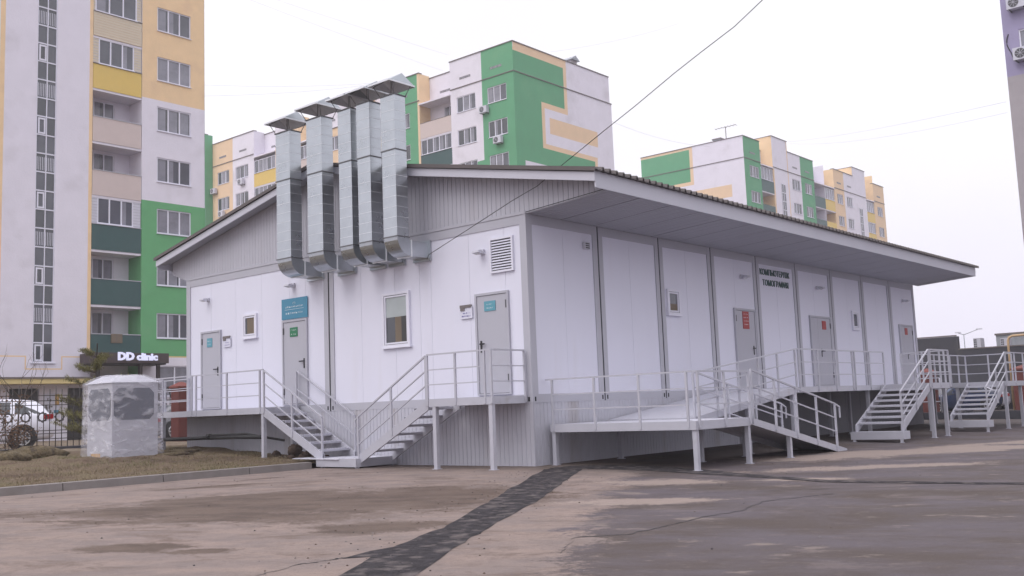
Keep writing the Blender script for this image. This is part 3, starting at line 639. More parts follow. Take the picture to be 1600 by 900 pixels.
# ---------------------------------------------------------------- ventilation ducts
DU = [(6.94, 6.41), (5.76, 5.22), (4.62, 4.19), (3.98, 3.56), (3.18, 2.76)]
DT = [7.95, 8.03, 7.99, 8.0, 7.98]
DJ = [6.78, 6.74, 6.80, 6.78, 6.78]
DL = ['leftmost of the five galvanized ducts on the gable end', 'second galvanized duct from the left on the gable end', 'middle one of the five galvanized ducts on the gable end', 'second galvanized duct from the right on the gable end', 'rightmost of the five galvanized ducts, above the wall cable']
for k, (y1, y0) in enumerate(DU):
    t = thing('ventilation_duct', (-.6, (y0+y1)/2, 4.5), DL[k], 'duct', 'galvanized ducts on the gable end')
    xf, xb = -.93, -.60; zt = DT[k]; zj = DJ[k]
    def dbox(mb, a0, a1, b0, b1, z0, z1, m):      # open tube of four sheets with slightly crossed-broken faces
        mb.box(a0, a1, b0, b1, z0, z1, m)
    mb = MB(); mb.box(xf, xb, y0, y1, 4.90, zj-.012, 'galv')
    for i in range(8):
        z = 5.08+i*.225
        if z < zj-.05: mb.box(xf-.004, xb+.004, y0-.004, y1+.004, z, z+.008, 'galv_seam')
    part('lower_riser', mb, t)
    mb = MB(); e = .006; mb.box(xf-e, xb-e, y0-e, y1+e, zj+.012, zt, 'galv')
    for i in range(6):
        z = zj+.2+i*.22
        if z < zt-.05: mb.box(xf-e-.004, xb-e+.004, y0-e-.004, y1+e+.004, z, z+.008, 'galv_seam')
    part('upper_riser', mb, t)
    for z in (zj, 4.89):
        mb = MB(); mb.box(xf-.02, xb+.02, y0-.02, y1+.02, z-.011, z+.011, 'flange'); part('flange', mb, t)
    mb = MB(); n = 8; zc = 4.88; cx = xb+.06    # elbow turning towards the wall, centre at (cx, zc)
    ro = cx-xf; ri = cx-xb; zs = zc-.0
    def P(r, a): return (cx-r*math.cos(a), zs-r*math.sin(a)*(.36/ro) if False else zs-r*math.sin(a))
    for i in range(n):
        a0, a1 = math.pi/2*i/n, math.pi/2*(i+1)/n
        o0, o1, i0, i1 = P(ro, a0), P(ro, a1), P(ri, a0), P(ri, a1)
        mb.face([(o0[0], y0, o0[1]), (o0[0], y1, o0[1]), (o1[0], y1, o1[1]), (o1[0], y0, o1[1])], 'galv', True)
        mb.face([(i0[0], y1, i0[1]), (i0[0], y0, i0[1]), (i1[0], y0, i1[1]), (i1[0], y1, i1[1])], 'galv', True)
        mb.face([(o0[0], y0, o0[1]), (o1[0], y0, o1[1]), (i1[0], y0, i1[1]), (i0[0], y0, i0[1])], 'galv')
        mb.face([(o0[0], y1, o0[1]), (i0[0], y1, i0[1]), (i1[0], y1, i1[1]), (o1[0], y1, o1[1])], 'galv')
    part('elbow', mb, t)
    zb_, zt_ = zs-ro, zs-ri
    mb = MB(); mb.box(cx, cx+.02, y0-.02, y1+.02, zb_-.02, zt_+.02, 'galv_seam'); part('flange', mb, t)
    mb = MB(); mb.box(cx+.02, -.012, y0, y1, zb_, zt_, 'galv'); part('wall_branch', mb, t)
    mb = MB(); mb.box(-.03, -.002, y0-.06, y1+.06, zb_-.06, zt_+.06, 'galv'); part('wall_flange', mb, t)
    mb = MB(); mb.box(xf-.03, xb+.02, y0-.03, y1+.03, zt, zt+.02, 'flange'); mb.box(xf+.03, xb-.03, y0+.03, y1-.03, zt+.015, zt+.024, 'gap_black'); part('top_rim', mb, t)
    # gabled rain hood
    hx0, hx1, hy0, hy1, hz, hr = xf-.25, xb+.18, y0-.13, y1+.13, zt+.24, zt+.46
    mb = MB(); cx_ = (hx0+hx1)/2
    for s_, off in ((1, 0), (-1, -.012)):
        i_ = -off; A = (hx0+i_, hy0+i_, hz+off*.3); B = (hx1-i_, hy0+i_, hz+off*.3); C_ = (hx1-i_, hy1-i_, hz+off*.3); D_ = (hx0+i_, hy1-i_, hz+off*.3); E_ = (cx_, hy0+i_, hr+off); F_ = (cx_, hy1-i_, hr+off)
        gm = 'galv' if s_ > 0 else 'galv_inner_lightened'; mb.face([A, E_, F_, D_], gm); mb.face([B, C_, F_, E_], gm); mb.face([A, B, E_], gm); mb.face([C_, D_, F_], gm)
    for a_, b_ in (((hx0, hy0, hz), (hx1, hy0, hz)), ((hx1, hy0, hz), (hx1, hy1, hz)), ((hx1, hy1, hz), (hx0, hy1, hz)), ((hx0, hy1, hz), (hx0, hy0, hz))): mb.bar(a_, b_, .012, .035, 'galv_seam')
    part('rain_hood', mb, t)
    for sx, hx in ((xf, hx0), (xb, hx1)):
        for sy, hy in ((y0, hy0), (y1, hy1)):
            mb = MB(); mb.tube([(sx, sy, zt), (sx+(hx-sx)*.45, sy+(hy-sy)*.8, hz+.01)], .009, 6, 'flange'); part('hood_strut', mb, t)
            mb = MB(); mb.tube([(sx+(hx-sx)*.45, sy+(hy-sy)*.8, hz), (cx_, (y0+y1)/2, hr-.03)], .007, 5, 'flange'); part('hood_rib', mb, t)

# ---------------------------------------------------------------- platforms, stairs, ramps
def rail(t, pts, h=.90, posts=None, step=1.1, mids=(.33, .66), r=.019, ends=(True, True), drop=None):
    """pts: list of deck-level points; top rail at +h; posts dropped to the deck side (dz below)"""
    top = MB(); P = [Vector(p) for p in pts]
    for i in range(len(P)-1):
        top.bar(P[i]+Vector((0, 0, h)), P[i+1]+Vector((0, 0, h)), .04, .03, 'white_steel')
    part('handrail', top, t)
    md = MB()
    for m_ in mids:
        for i in range(len(P)-1): md.bar(P[i]+Vector((0, 0, h*m_)), P[i+1]+Vector((0, 0, h*m_)), .028, .022, 'white_steel')
    part('mid_rail', md, t)
    for i in range(len(P)-1):
        n = max(1, round((P[i+1]-P[i]).length/step))
        for k in range(n+1):
            if i > 0 and k == 0: continue
            q = P[i]+(P[i+1]-P[i])*(k/n)
            pb = MB(); pb.box(q.x-.02, q.x+.02, q.y-.02, q.y+.02, q.z-.12, q.z+h-.015, 'white_steel'); part('rail_post', pb, t)
def plate(t, pts, th=.14, slats=None):
    """sheet deck with channel edges; pts = 4 corners of the top surface"""
    P = [Vector(p) for p in pts]; d = MB(); D = Vector((0, 0, -.008)); d.hexa([p+D*2 for p in P]+[p+Vector((0, 0, 0)) for p in P], 'tread_steel'); part('deck_plate', d, t)
    for i in range(4):
        a, b = P[i], P[(i+1) % 4]; e = MB(); dv = (b-a).normalized(); side = dv.cross(Vector((0, 0, 1))); side.normalize()
        c = -side*.025
        a2, b2 = a+side*.004, b+side*.004
        lo, hi = Vector((0, 0, -th)), Vector((0, 0, .006))
        e.hexa([a2+lo, b2+lo, b2+c+lo, a2+c+lo, a2+hi, b2+hi, b2+c+hi, a2+c+hi], 'white_steel'); part('edge_channel', e, t)
def leg(t, x, y, zt, w_=.09, zb=None):
    b = gz(y)-.02 if zb is None else zb
    m = MB(); m.box(x-w_/2, x+w_/2, y-w_/2, y+w_/2, b, zt, 'white_steel'); m.box(x-w_*.8, x+w_*.8, y-w_*.8, y+w_*.8, b, b+.03, 'white_steel'); part('leg', m, t)
def stairs(t, top, bot, axis, wa, wb, n, tread=.27):
    """top/bot: (run coordinate, z); axis 'x' or 'y' is the run direction; wa,wb the side coordinates"""
    def pt(r, s, z): return (r, s, z) if axis == 'x' else (s, r, z)
    (rt_, zt), (rb, zb) = top, bot
    for s in (wa, wb):
        m = MB(); m.hexa([pt(rt_, s-.02, zt-.20), pt(rt_, s+.02, zt-.20), pt(rb, s+.02, zb-.12), pt(rb, s-.02, zb-.12), pt(rt_, s-.02, zt), pt(rt_, s+.02, zt), pt(rb, s+.02, zb+.09), pt(rb, s-.02, zb+.09)], 'white_steel'); part('stringer', m, t)
    sg = 1 if rb > rt_ else -1
    for i in range(n):
        f = (i+1)/(n+1); z = zt+(zb-zt)*f+.02; r = rt_+(rb-rt_)*f
        m = MB(); a = pt(r-sg*tread*.45, min(wa, wb)+.022, z-.045); b = pt(r+sg*tread*.55, max(wa, wb)-.022, z)
        m.box(a[0], b[0], a[1], b[1], z-.012, z, 'tread_steel'); e = r+sg*tread*.55; a = pt(e-sg*.012, min(wa, wb)+.022, 0); b = pt(e, max(wa, wb)-.022, 0)
        m.box(a[0], b[0], a[1], b[1], z-.055, z-.012, 'white_steel')
        e = r-sg*tread*.45; a = pt(e, min(wa, wb)+.022, 0); b = pt(e+sg*.012, max(wa, wb)-.022, 0); m.box(a[0], b[0], a[1], b[1], z-.05, z-.012, 'white_steel')
        k = 0; lo, hi = min(wa, wb)+.06, max(wa, wb)-.06; ny = int((hi-lo)/.075)
        for j in range(ny):           # anti-slip perforations along the nosing
            s = lo+(j+.5)*(hi-lo)/ny; a = pt(r+sg*tread*.28-.02, s-.014, 0); b = pt(r+sg*tread*.28+.02, s+.014, 0); m.box(a[0], b[0], a[1], b[1], z, z+.003, 'ac_dark')
        part('tread', m, t)
DK = 1.405
# gable end, right-hand platform beside the corner
t = thing('entrance_platform', (-.5, 1, 0), 'white steel platform with stairs at the door beside the building corner', 'platform')
plate(t, [(-1.05, .14, DK), (-.012, .14, DK), (-.012, 1.84, DK), (-1.05, 1.84, DK)])
leg(t, -1.0, .19, DK-.14); leg(t, -1.0, 1.70, DK-.14)
rail(t, [(-1.05, 1.86, DK), (-1.05, .30, DK)], step=.85, h=.9); rail(t, [(-1.05, .13, DK), (-.06, .13, DK)], step=.95, h=.9)
m = MB(); m.bar((-1.05, .30, DK+.9), (-1.05, .13, DK+.9), .04, .03, 'white_steel'); part('handrail', m, t)
stairs(t, (1.86, DK), (4.02, .22), 'y', -1.03, -.12, 6)
rail(t, [(-1.05, 1.90, DK), (-1.05, 4.0, .24)], h=.88, step=1.25)
m = MB(); m.bar((-1.05, 4.0, .24+.88), (-1.05, 4.10, .24+.80), .035, .03, 'white_steel'); m.bar((-1.05, 4.10, .24+.80), (-1.05, 4.08, .90), .03, .03, 'white_steel'); part('handrail_end', m, t)
# gable end, left-hand platform
t = thing('entrance_platform', (-.5, 9.5, .3), 'long white steel platform with stairs serving the two left doors', 'platform')
plate(t, [(-1.05, 7.38, DK), (-.012, 7.38, DK), (-.012, 12.6, DK), (-1.05, 12.6, DK)]); plate(t, [(-1.05, 12.62, DK), (-.012, 12.62, DK), (-.012, 14.6, DK), (-1.05, 14.6, DK)])
for (x, y) in ((-1.0, 7.44), (-1.0, 11.9), (-.12, 7.5), (-.1, 14.4), (-1.0, 14.5)): leg(t, x, y, DK-.14, zb=lz(x, y)-.05)
rail(t, [(-1.05, 7.52, DK), (-1.05, 10.25, DK)], step=1.4); rail(t, [(-1.05, 10.45, DK), (-1.05, 14.6, DK)], step=1.25)
m = MB(); m.bar((-1.05, 10.25, DK+.9), (-1.05, 10.45, DK+.9), .04, .03, 'white_steel'); m.bar((-1.05, 7.38, DK+.9), (-1.05, 7.52, DK+.9), .04, .03, 'white_steel'); part('handrail', m, t)
rail(t, [(-.06, 12.2, DK), (-.06, 14.6, DK)], step=1.2)
stairs(t, (7.38, DK), (5.2, .24), 'y', -1.03, -.12, 6)
rail(t, [(-1.05, 7.36, DK), (-1.05, 5.22, .26)], h=.88, step=1.25)
rail(t, [(-.10, 7.36, DK), (-.10, 5.22, .26)], h=.88, step=2.2, mids=(.5,))
# low step platform between both flights
t = thing('step_platform', (-.7, 4.6, 0), 'low white steel step platform between the two flights of stairs', 'platform')
plate(t, [(-1.18, 3.95, .23), (-.02, 3.95, .23), (-.02, 5.28, .23), (-1.18, 5.28, .23)], .17)
m = MB(); m.hexa([(-1.22, 4.5, .215), (-1.2, 6.1, .225), (-.4, 6.1, .225), (-.4, 4.5, .215), (-1.22, 4.5, .235), (-1.2, 6.1, .24), (-.4, 6.1, .24), (-.4, 4.5, .235)], 'tread_steel'); part('access_plate', m, t)
for (x, y) in ((-1.1, 4.0), (-1.1, 5.15), (-.1, 4.0), (-.1, 5.1)): leg(t, x, y, .06, .07, zb=.0)
# long side: landing, two ramps and the upper deck
t = thing('access_ramp', (2, -2, 0), 'white steel wheelchair ramp with landing and railings along the long wall', 'ramp')
LZ = .82
plate(t, [(.4, -3.4, LZ), (2.45, -3.4, LZ), (2.45, -.1, LZ), (.4, -.1, LZ)], .15)
plate(t, [(2.46, -2.15, LZ+.02), (7.2, -2.15, DK), (7.2, -.03, DK), (2.46, -.03, LZ+.02)], .14)
plate(t, [(2.46, -3.4, LZ), (6.9, -3.4, gz(-3.4)+.03), (6.9, -2.27, gz(-3.4)+.03), (2.46, -2.27, LZ)], .13)
plate(t, [(7.21, -2.15, DK), (12.48, -2.15, DK), (12.48, -.03, DK), (7.21, -.03, DK)], .13)
for (x, y, z) in ((.46, -.16, LZ-.15), (.47, -3.34, LZ-.15), (2.4, -3.34, LZ-.15), (2.4, -2.3, LZ-.15), (4.16, -3.34, .44), (4.16, -2.34, .44), (2.5, -.3, .7), (7.15, -2.05, DK-.13), (11.9, -2.0, DK-.13), (5, -2.0, 1.0)): leg(t, x, y, z, .085)
# cladding under the deck follows the wall foot
RH = .89
rail(t, [(.4, -.18, LZ), (.4, -3.25, LZ)], h=RH, step=1.05); rail(t, [(.5, -3.42, LZ), (2.4, -3.42, LZ)], h=RH, step=.95)
m = MB(); m.bar((.4, -3.25, LZ+RH), (.5, -3.42, LZ+RH), .04, .03, 'white_steel'); m.bar((.4, -.18, LZ+RH), (.4, -.02, LZ+RH), .04, .03, 'white_steel'); part('handrail', m, t)
rail(t, [(2.52, -3.42, LZ), (6.35, -3.42, .08)], h=RH+.03, step=.95)
m = MB(); m.bar((6.35, -3.42, .08+RH+.03), (6.6, -3.42, .03+RH), .035, .03, 'white_steel'); m.bar((6.6, -3.42, .03+RH), (6.6, -3.42, .68), .03, .03, 'white_steel'); part('handrail_end', m, t)
rail(t, [(2.52, -2.24, LZ), (6.15, -2.24, .12)], h=RH+.03, step=1.2)
m = MB(); m.bar((6.15, -2.24, .12+RH+.03), (6.38, -2.24, .06+RH), .035, .03, 'white_steel'); m.bar((6.38, -2.24, .06+RH), (6.38, -2.24, .7), .03, .03, 'white_steel'); part('handrail_end', m, t)
rail(t, [(2.46, -2.17, LZ+.02), (7.2, -2.17, DK)], h=.9, step=.98)
rail(t, [(7.38, -2.17, DK), (10.6, -2.17, DK)], h=.91, step=1.05); rail(t, [(10.75, -2.17, DK), (12.8, -2.17, DK)], h=.91, step=1.05)
m = MB(); m.bar((7.2, -2.17, DK+.9), (7.38, -2.17, DK+.91), .04, .03, 'white_steel'); m.bar((10.6, -2.17, DK+.91), (10.75, -2.17, DK+.91), .04, .03, 'white_steel'); part('handrail', m, t)
# nearer staircase of the far end
t = thing('access_stairs', (12, -3, 0), 'white steel stairs and raised walkway left of the farther flight', 'stairs')
stairs(t, (12.5, DK), (10.25, .30), 'x', -3.45, -2.28, 7, .26)
plate(t, [(12.5, -3.5, DK), (14.05, -3.5, DK), (14.05, -.03, DK), (12.5, -.03, DK)], .15)
plate(t, [(14.06, -2.15, DK), (18.45, -2.15, DK), (18.45, -.03, DK), (14.06, -.03, DK)], .13)
plate(t, [(10.02, -3.57, .22), (10.45, -3.57, .22), (10.45, -2.22, .22), (10.02, -2.22, .22)], .19)
for (x, y) in ((12.6, -3.45), (13.7, -3.45), (12.6, -.6), (14, -.6), (13.9, -2.2), (16.5, -2.1)): leg(t, x, y, DK-.14, .09)
for (x, y) in ((10.06, -3.5), (10.06, -2.3)): leg(t, x, y, .06, .06)
rail(t, [(10.2, -3.5, .30), (12.5, -3.5, DK)], h=.90, step=1.25); rail(t, [(12.55, -3.52, DK), (14.05, -3.52, DK)], h=.90, step=.75); rail(t, [(14.07, -3.4, DK), (14.07, -2.2, DK)], h=.90, step=.6)
rail(t, [(14.2, -2.17, DK), (18.4, -2.17, DK)], h=.90, step=1.4)
# farther staircase
t = thing('access_stairs', (18, -3, 0), 'farther white steel stairs and deck in front of the red pillars', 'stairs')
stairs(t, (18.5, DK), (16.5, .34), 'x', -3.72, -2.68, 7, .25)
plate(t, [(18.5, -3.8, DK), (22.6, -3.8, DK), (22.6, -.03, DK), (18.5, -.03, DK)], .15)
plate(t, [(16.2, -3.85, .27), (16.6, -3.85, .27), (16.6, -2.6, .27), (16.2, -2.6, .27)], .19)
for (x, y) in ((18.6, -3.72), (18.6, -2.3), (22.4, -3.7), (20.4, -3.7), (22.4, -.3)): leg(t, x, y, DK-.14, .09)
for (x, y) in ((16.25, -3.78), (16.25, -2.68)): leg(t, x, y, .08, .06)
rail(t, [(16.4, -3.78, .34), (18.5, -3.82, DK)], h=.90, step=1.1); rail(t, [(18.55, -3.82, DK), (22.6, -3.82, DK)], h=.90, step=1.0)
rail(t, [(18.5, -2.17, DK), (20.1, -2.17, DK), (20.1, -3.6, DK)], h=.90, step=.8)

# ---------------------------------------------------------------- wrapped booth
kx, ky, kz, kw, kd = -3.40, 10.1, .27, 1.28, 1.30
t = thing('guard_booth', (kx+.6, ky+.6, kz), 'grey booth with dark windows wrapped in clear plastic film on the lawn', 'booth')
mb = MB(); e = .05
mb.box(kx+e, kx+kw-e, ky+e, ky+kd-e, kz, kz+1.86, 'booth'); part('body', mb, t)
def octw(F, u0, u1, z0, z1, d, c=.12):
    return [F(u0+c, z0, d), F(u1-c, z0, d), F(u1, z0+c, d), F(u1, z1-c, d), F(u1-c, z1, d), F(u0+c, z1, d), F(u0, z1-c, d), F(u0, z0+c, d)]
for F, u0, u1 in ((FY(ky+e), kx+.09, kx+kw-.16), (FX(kx+e), -ky-kd+.12, -ky-.12)):
    mb = MB(); p = octw(F, u0, u1, kz+.98, kz+1.74, .012); q = octw(F, u0, u1, kz+.98, kz+1.74, .0); mb.face(p, 'booth_glass')
    for i in range(8): mb.face([q[i], q[(i+1) % 8], p[(i+1) % 8], p[i]], 'rubber')
    part('window', mb, t)
mb = MB(); r0 = [(kx, ky, kz+1.87), (kx+kw, ky, kz+1.87), (kx+kw, ky+kd, kz+1.87), (kx, ky+kd, kz+1.87)]; r1 = [(kx+.28, ky+.32, kz+2.05), (kx+kw-.3, ky+.32, kz+2.05), (kx+kw-.3, ky+kd-.3, kz+2.05), (kx+.28, ky+kd-.3, kz+2.05)]
mb.hexa(r0+r1, 'booth'); part('roof_cap', mb, t)
mb = MB(); fbox(mb, FX(kx+e), -ky-1.05, -ky-.6, kz+.10, kz+.20, .001, .006, 'orange_label'); part('floor_label', mb, t)
# film: a crumpled sheet over everything
fm = MB(); rnd = random.Random(21)
def fold(a, b, z): return .014*math.sin(a*7+z*3)+.008*math.sin(z*11+a*5)+rnd.uniform(-.004, .004)
ring = []; nseg = 22; corners = [(kx-.03, ky-.03), (kx+kw+.03, ky-.03), (kx+kw+.03, ky+kd+.03), (kx-.03, ky+kd+.03)]
for k in range(4):
    a, b = corners[k], corners[(k+1) % 4]; nn = [(0, -1), (1, 0), (0, 1), (-1, 0)][k]
    for i in range(nseg): ring.append((a[0]+(b[0]-a[0])*i/nseg, a[1]+(b[1]-a[1])*i/nseg, nn, min(i, nseg-i)/nseg))
rows = []; nz_ = 30
for j in range(nz_+1):
    z = kz-.01+1.90*j/nz_; row = []
    fl = .05*(1-j/nz_)**3
    for i, (x, y, nn, ed) in enumerate(ring):
        f = (abs(fold(i*.11, 0, z))*.7 if ed > 0 else .012)+fl; row.append((x+nn[0]*f, y+nn[1]*f, z))
    rows.append(row)
cxk, cyk = kx+kw/2, ky+kd/2
for s_, zz in ((.985, 1.915), (.80, 1.99), (.60, 2.065), (.30, 2.07), (.0, 2.072)):
    rows.append([(cxk+(x-cxk)*s_, cyk+(y-cyk)*s_, kz+zz+rnd.uniform(-.012, .012)) for (x, y, nn, ed) in ring])
NR = len(ring); 
for row in rows: fm.v += row
k_ = fm.mi('film')
for j in range(len(rows)-1):
    for i in range(NR):
        fm.f.append([j*NR+i, j*NR+(i+1) % NR, (j+1)*NR+(i+1) % NR, (j+1)*NR+i]); fm.m.append(k_); fm.sm.append(True)
part('plastic_film', fm, t)

# ---------------------------------------------------------------- apartment blocks
WCACHE = {}
def window(parent, F, org_rot, u, z, w_, h, n=3, glass='glass_mid', name='window', extra=None, frame_m='frame_white'):
    """u = left edge, z = sill; frame sits 0.1 behind the wall face"""
    key = (round(w_, 2), round(h, 2), n, glass)
    if key not in WCACHE:
        G_ = lambda a, b, d: (a, -d, b)
        fr = MB(); t = .06
        def bx(a0, a1, b0, b1, d0, d1, m): fr.box(a0, a1, -d1, -d0, b0, b1, m)
        bx(0, t, 0, h, 0, .06, frame_m); bx(w_-t, w_, 0, h, 0, .06, frame_m); bx(t, w_-t, 0, t, 0, .06, frame_m); bx(t, w_-t, h-t, h, 0, .06, frame_m)
        for i in range(1, n): x = w_*i/n; bx(x-.035, x+.035, t, h-t, 0, .06, frame_m)
        bx(-.02, w_+.02, -.035, -.002, 0, .16, 'frame_white')
        ms = fr.mesh(name)
        pn = MB(); r = random.Random(hash(key) % 1000)
        pn.box(t, w_-t, -.02, 0, t, h-t, glass)
        for i in range(n):      # curtains just behind the reflection
            if r.random() < .6:
                a = w_*i/n+.04; b = w_*(i+1)/n-.04; c = a+(b-a)*r.uniform(.3, 1); pn.box(a, c, -.023, -.0205, t, h-t, 'glass_pale')
        WCACHE[key] = (ms, pn.mesh('pane'))
    ms, pm = WCACHE[key]; o = bpy.data.objects.new(name, ms); col.objects.link(o)
    p = F(u, z, -.10); og = ORG[parent.name]
    o.location = (p[0]-og[0], p[1]-og[1], p[2]-og[2]); o.rotation_euler = (0, 0, org_rot); o.parent = parent
    q = bpy.data.objects.new('pane', pm); col.objects.link(q); q.parent = o
    return o
def skin(mb, F, u0, u1, z0, z1, paints, holes, d=0, dep=.14, side=None, sided=1.3):
    us = {u0, u1}; zs = {z0, z1}
    for a in paints: us |= {a[0], a[1]}; zs |= {a[2], a[3]}
    for a in holes: us |= {a[0], a[1]}; zs |= {a[2], a[3]}
    us = sorted(x for x in us if u0 <= x <= u1); zs = sorted(x for x in zs if z0 <= x <= z1)
    def colr(u, z):
        m = None
        for a in paints:
            if a[0] <= u <= a[1] and a[2] <= z <= a[3]: m = a[4]
        return m
    for i in range(len(us)-1):
        for j in range(len(zs)-1):
            cu, cz = (us[i]+us[i+1])/2, (zs[j]+zs[j+1])/2
            if any(h[0] < cu < h[1] and h[2] < cz < h[3] for h in holes): continue
            fquad(mb, F, us[i], us[i+1], zs[j], zs[j+1], d, colr(cu, cz) or 'a_white')
    for h in holes:
        m = colr((h[0]+h[1])/2, (h[2]+h[3])/2) or 'a_white'
        for a, b in (((h[0], h[2]), (h[1], h[2])), ((h[1], h[2]), (h[1], h[3])), ((h[1], h[3]), (h[0], h[3])), ((h[0], h[3]), (h[0], h[2]))):
            mb.face([F(a[0], a[1], d), F(b[0], b[1], d), F(b[0], b[1], d-dep), F(a[0], a[1], d-dep)], m)
        fquad(mb, F, h[0], h[1], h[2], h[3], d-dep, 'shop_dark')
def coping(mb, F, u0, u1, z, d=0.0, w_=.35): fbox(mb, F, u0-.04, u1+.04, z, z+.07, d-w_, d+.06, 'coping')
def vent_slots(mb, F, u, z, d=0):
    fbox(mb, F, u-.62, u+.62, z-.10, z+.10, d, d+.01, 'ac_dark')
    for i in range(9): a = u-.58+i*.14; mb.hexa([F(a, z-.10, d+.011), F(a+.03, z-.10, d+.011), F(a+.03, z-.10, d+.016), F(a, z-.10, d+.016), F(a+.05, z+.10, d+.011), F(a+.08, z+.10, d+.011), F(a+.08, z+.10, d+.016), F(a+.05, z+.10, d+.016)], 'a_white')
AC = None
def aircon(F, rot, u, z, label, grp='air conditioners on the apartment walls'):
    global AC
    if AC is None:
        o = bpy.data.objects.new('air_conditioner', None); col.objects.link(o)
        c = MB(); c.box(-.4, .4, -.42, -.1, 0, .55, 'ac_white'); c.box(-.3, -.26, -.1, 0, -.05, .0, 'ac_dark'); c.box(.26, .3, -.1, 0, -.05, 0, 'ac_dark'); c.box(-.32, -.28, -.42, 0, -.03, -.002, 'ac_dark'); c.box(.28, .32, -.42, 0, -.03, -.002, 'ac_dark')
        b = bpy.data.objects.new('casing', c.mesh('casing')); col.objects.link(b); b.parent = o
        g = MB(); g.cyl((-.1, -.425, .275), (0, 1, 0), .22, .012, 20, 'ac_dark')
        for i in range(4): a = i*math.pi/4; g.tube([(-.1-.2*math.cos(a), -.435, .275-.2*math.sin(a)), (-.1+.2*math.cos(a), -.435, .275+.2*math.sin(a))], .008, 4, 'ac_white')
        b = bpy.data.objects.new('fan_grille', g.mesh('fan_grille')); col.objects.link(b); b.parent = o
        AC = o; r = o
    else: r = copy_tree(AC)
    r.location = F(u, z, 0); r.rotation_euler = (0, 0, rot); tag(r, label, 'air conditioner', grp); return r
ROTX = R(-90)
# --- block A (left)
A = thing('apartment_block', (10, 42, .4), 'nearest tall apartment block at the left edge with a stair window strip', 'building')
FA = FY(35.9); W_ = 'a_white'
heads = [6.84+2.8*k for k in range(9)]
holesR = [(12.63, 14.67, h-1.33, h) for h in heads]+[(12.65, 14.75, 2.45, 4.05)]
mb = MB()
skin(mb, FA, 11.75, 15.53, .3, 30, [(11.75, 15.53, 18.4, 30, 'a_orange'), (11.75, 15.53, 12.81, 18.4, W_), (11.75, 15.53, 4.57, 12.81, 'a_green'), (11.75, 15.53, 4.5, 4.57, 'plaster_yellow')], holesR)
stairh = [(6.2, 7.18, 4.2, 29)]
skin(mb, FA, -8, 9.03, .3, 30, [(8.85, 9.03, 4.5, 30, 'a_orange'), (4.42, 4.65, 4.5, 30, 'a_orange'), (4.42, 5.84, 4.44, 4.5, 'a_orange'), (7.64, 9.0, 4.44, 4.5, 'a_orange'), (5.84, 5.9, 3.88, 4.5, 'a_orange'), (7.58, 7.64, 3.88, 4.5, 'a_orange'), (5.84, 7.64, 3.84, 3.9, 'a_orange'), (-8, 9.03, .3, 3.05, 'a_white')],
     stairh+[(4.95+.2, 6.55, .3, 2.95), (7.95, 8.75, .3, 2.95), (1.5, 3.5, .3, 2.95)])
# loggia bay: side walls and back wall
for (z0, z1, m) in ((0.3, 12.81, 'a_green'), (12.81, 30, W_)): mb.face([FA(11.75, z0, 0), FA(11.75, z1, 0), FA(11.75, z1, -1.3), FA(11.75, z0, -1.3)], m)
mb.face([FA(9.03, .3, 0), FA(9.03, .3, -1.3), FA(9.03, 30, -1.3), FA(9.03, 30, 0)], 'a_orange')
skin(mb, FA, 9.03, 11.75, .3, 30, [], [(9.2, 10.9, 1.45+2.8*k+2.75+.9, 6.15+2.8*k+.75) for k in range(0, 5)], d=-1.3)
mb.box(-8, 15.51, 37.4, 49, .3, 30, 'a_white'); mb.box(15.515, 15.53, 35.9, 49, .3, 12.81, 'a_green'); mb.box(15.515, 15.53, 35.9, 49, 12.81, 18.4, W_); mb.box(15.515, 15.53, 35.9, 49, 18.4, 30, 'a_orange')
part('wall', mb, A)
for k, h in enumerate(heads): window(A, FA, 0, 12.63, h-1.33, 2.04, 1.33, 3, ['glass_mid', 'glass_dark', 'glass_pale'][k % 3])
window(A, FA, 0, 12.65, 2.45, 2.1, 1.6, 2, 'glass_pale')
for k in range(5): window(A, lambda u, z, d=0: FA(u, z, d-1.3), 0, 9.2, 5.1+2.8*k, 1.7, 1.8, 3, 'glass_mid')
# stair strip: panes 2 wide, one casement on every fourth row
st = MB(); sp = MB(); F_ = FA
for i in range(27):
    z = 4.2+i*.93
    fbox(st, F_, 6.2, 7.18, z-.03, z+.03, -.10, -.04, 'frame_white')
    for c in range(2):
        a = 6.25+c*.47; b = a+.44
        fbox(sp, F_, a, b, z+.03, z+.90, -.09, -.08, 'glass_dark' if (i+c) % 3 == 1 else 'glass_mid')
        if i % 4 == 0 and c == 0: 
            for q in ((a+.05, a+.12, z+.05, z+.85), (b-.1, b-.03, z+.05, z+.85), (a+.12, b-.1, z+.05, z+.13), (a+.12, b-.1, z+.77, z+.85)): fbox(st, F_, *q, -.08, -.03, 'frame_white')
        if i % 4 == 2:
            for j in range(5): fbox(sp, F_, a+.04+j*.085, a+.06+j*.085, z+.1, z+.75, -.079, -.07, 'frame_white')
for u in (6.2, 6.69, 7.14): fbox(st, F_, u, u+.045, 4.2, 29, -.10, -.035, 'frame_white')
fbox(st, F_, 6.1, 7.28, 4.13, 4.19, -.1, .08, 'frame_white')
part('stair_window', st, A); part('stair_panes', sp, A)
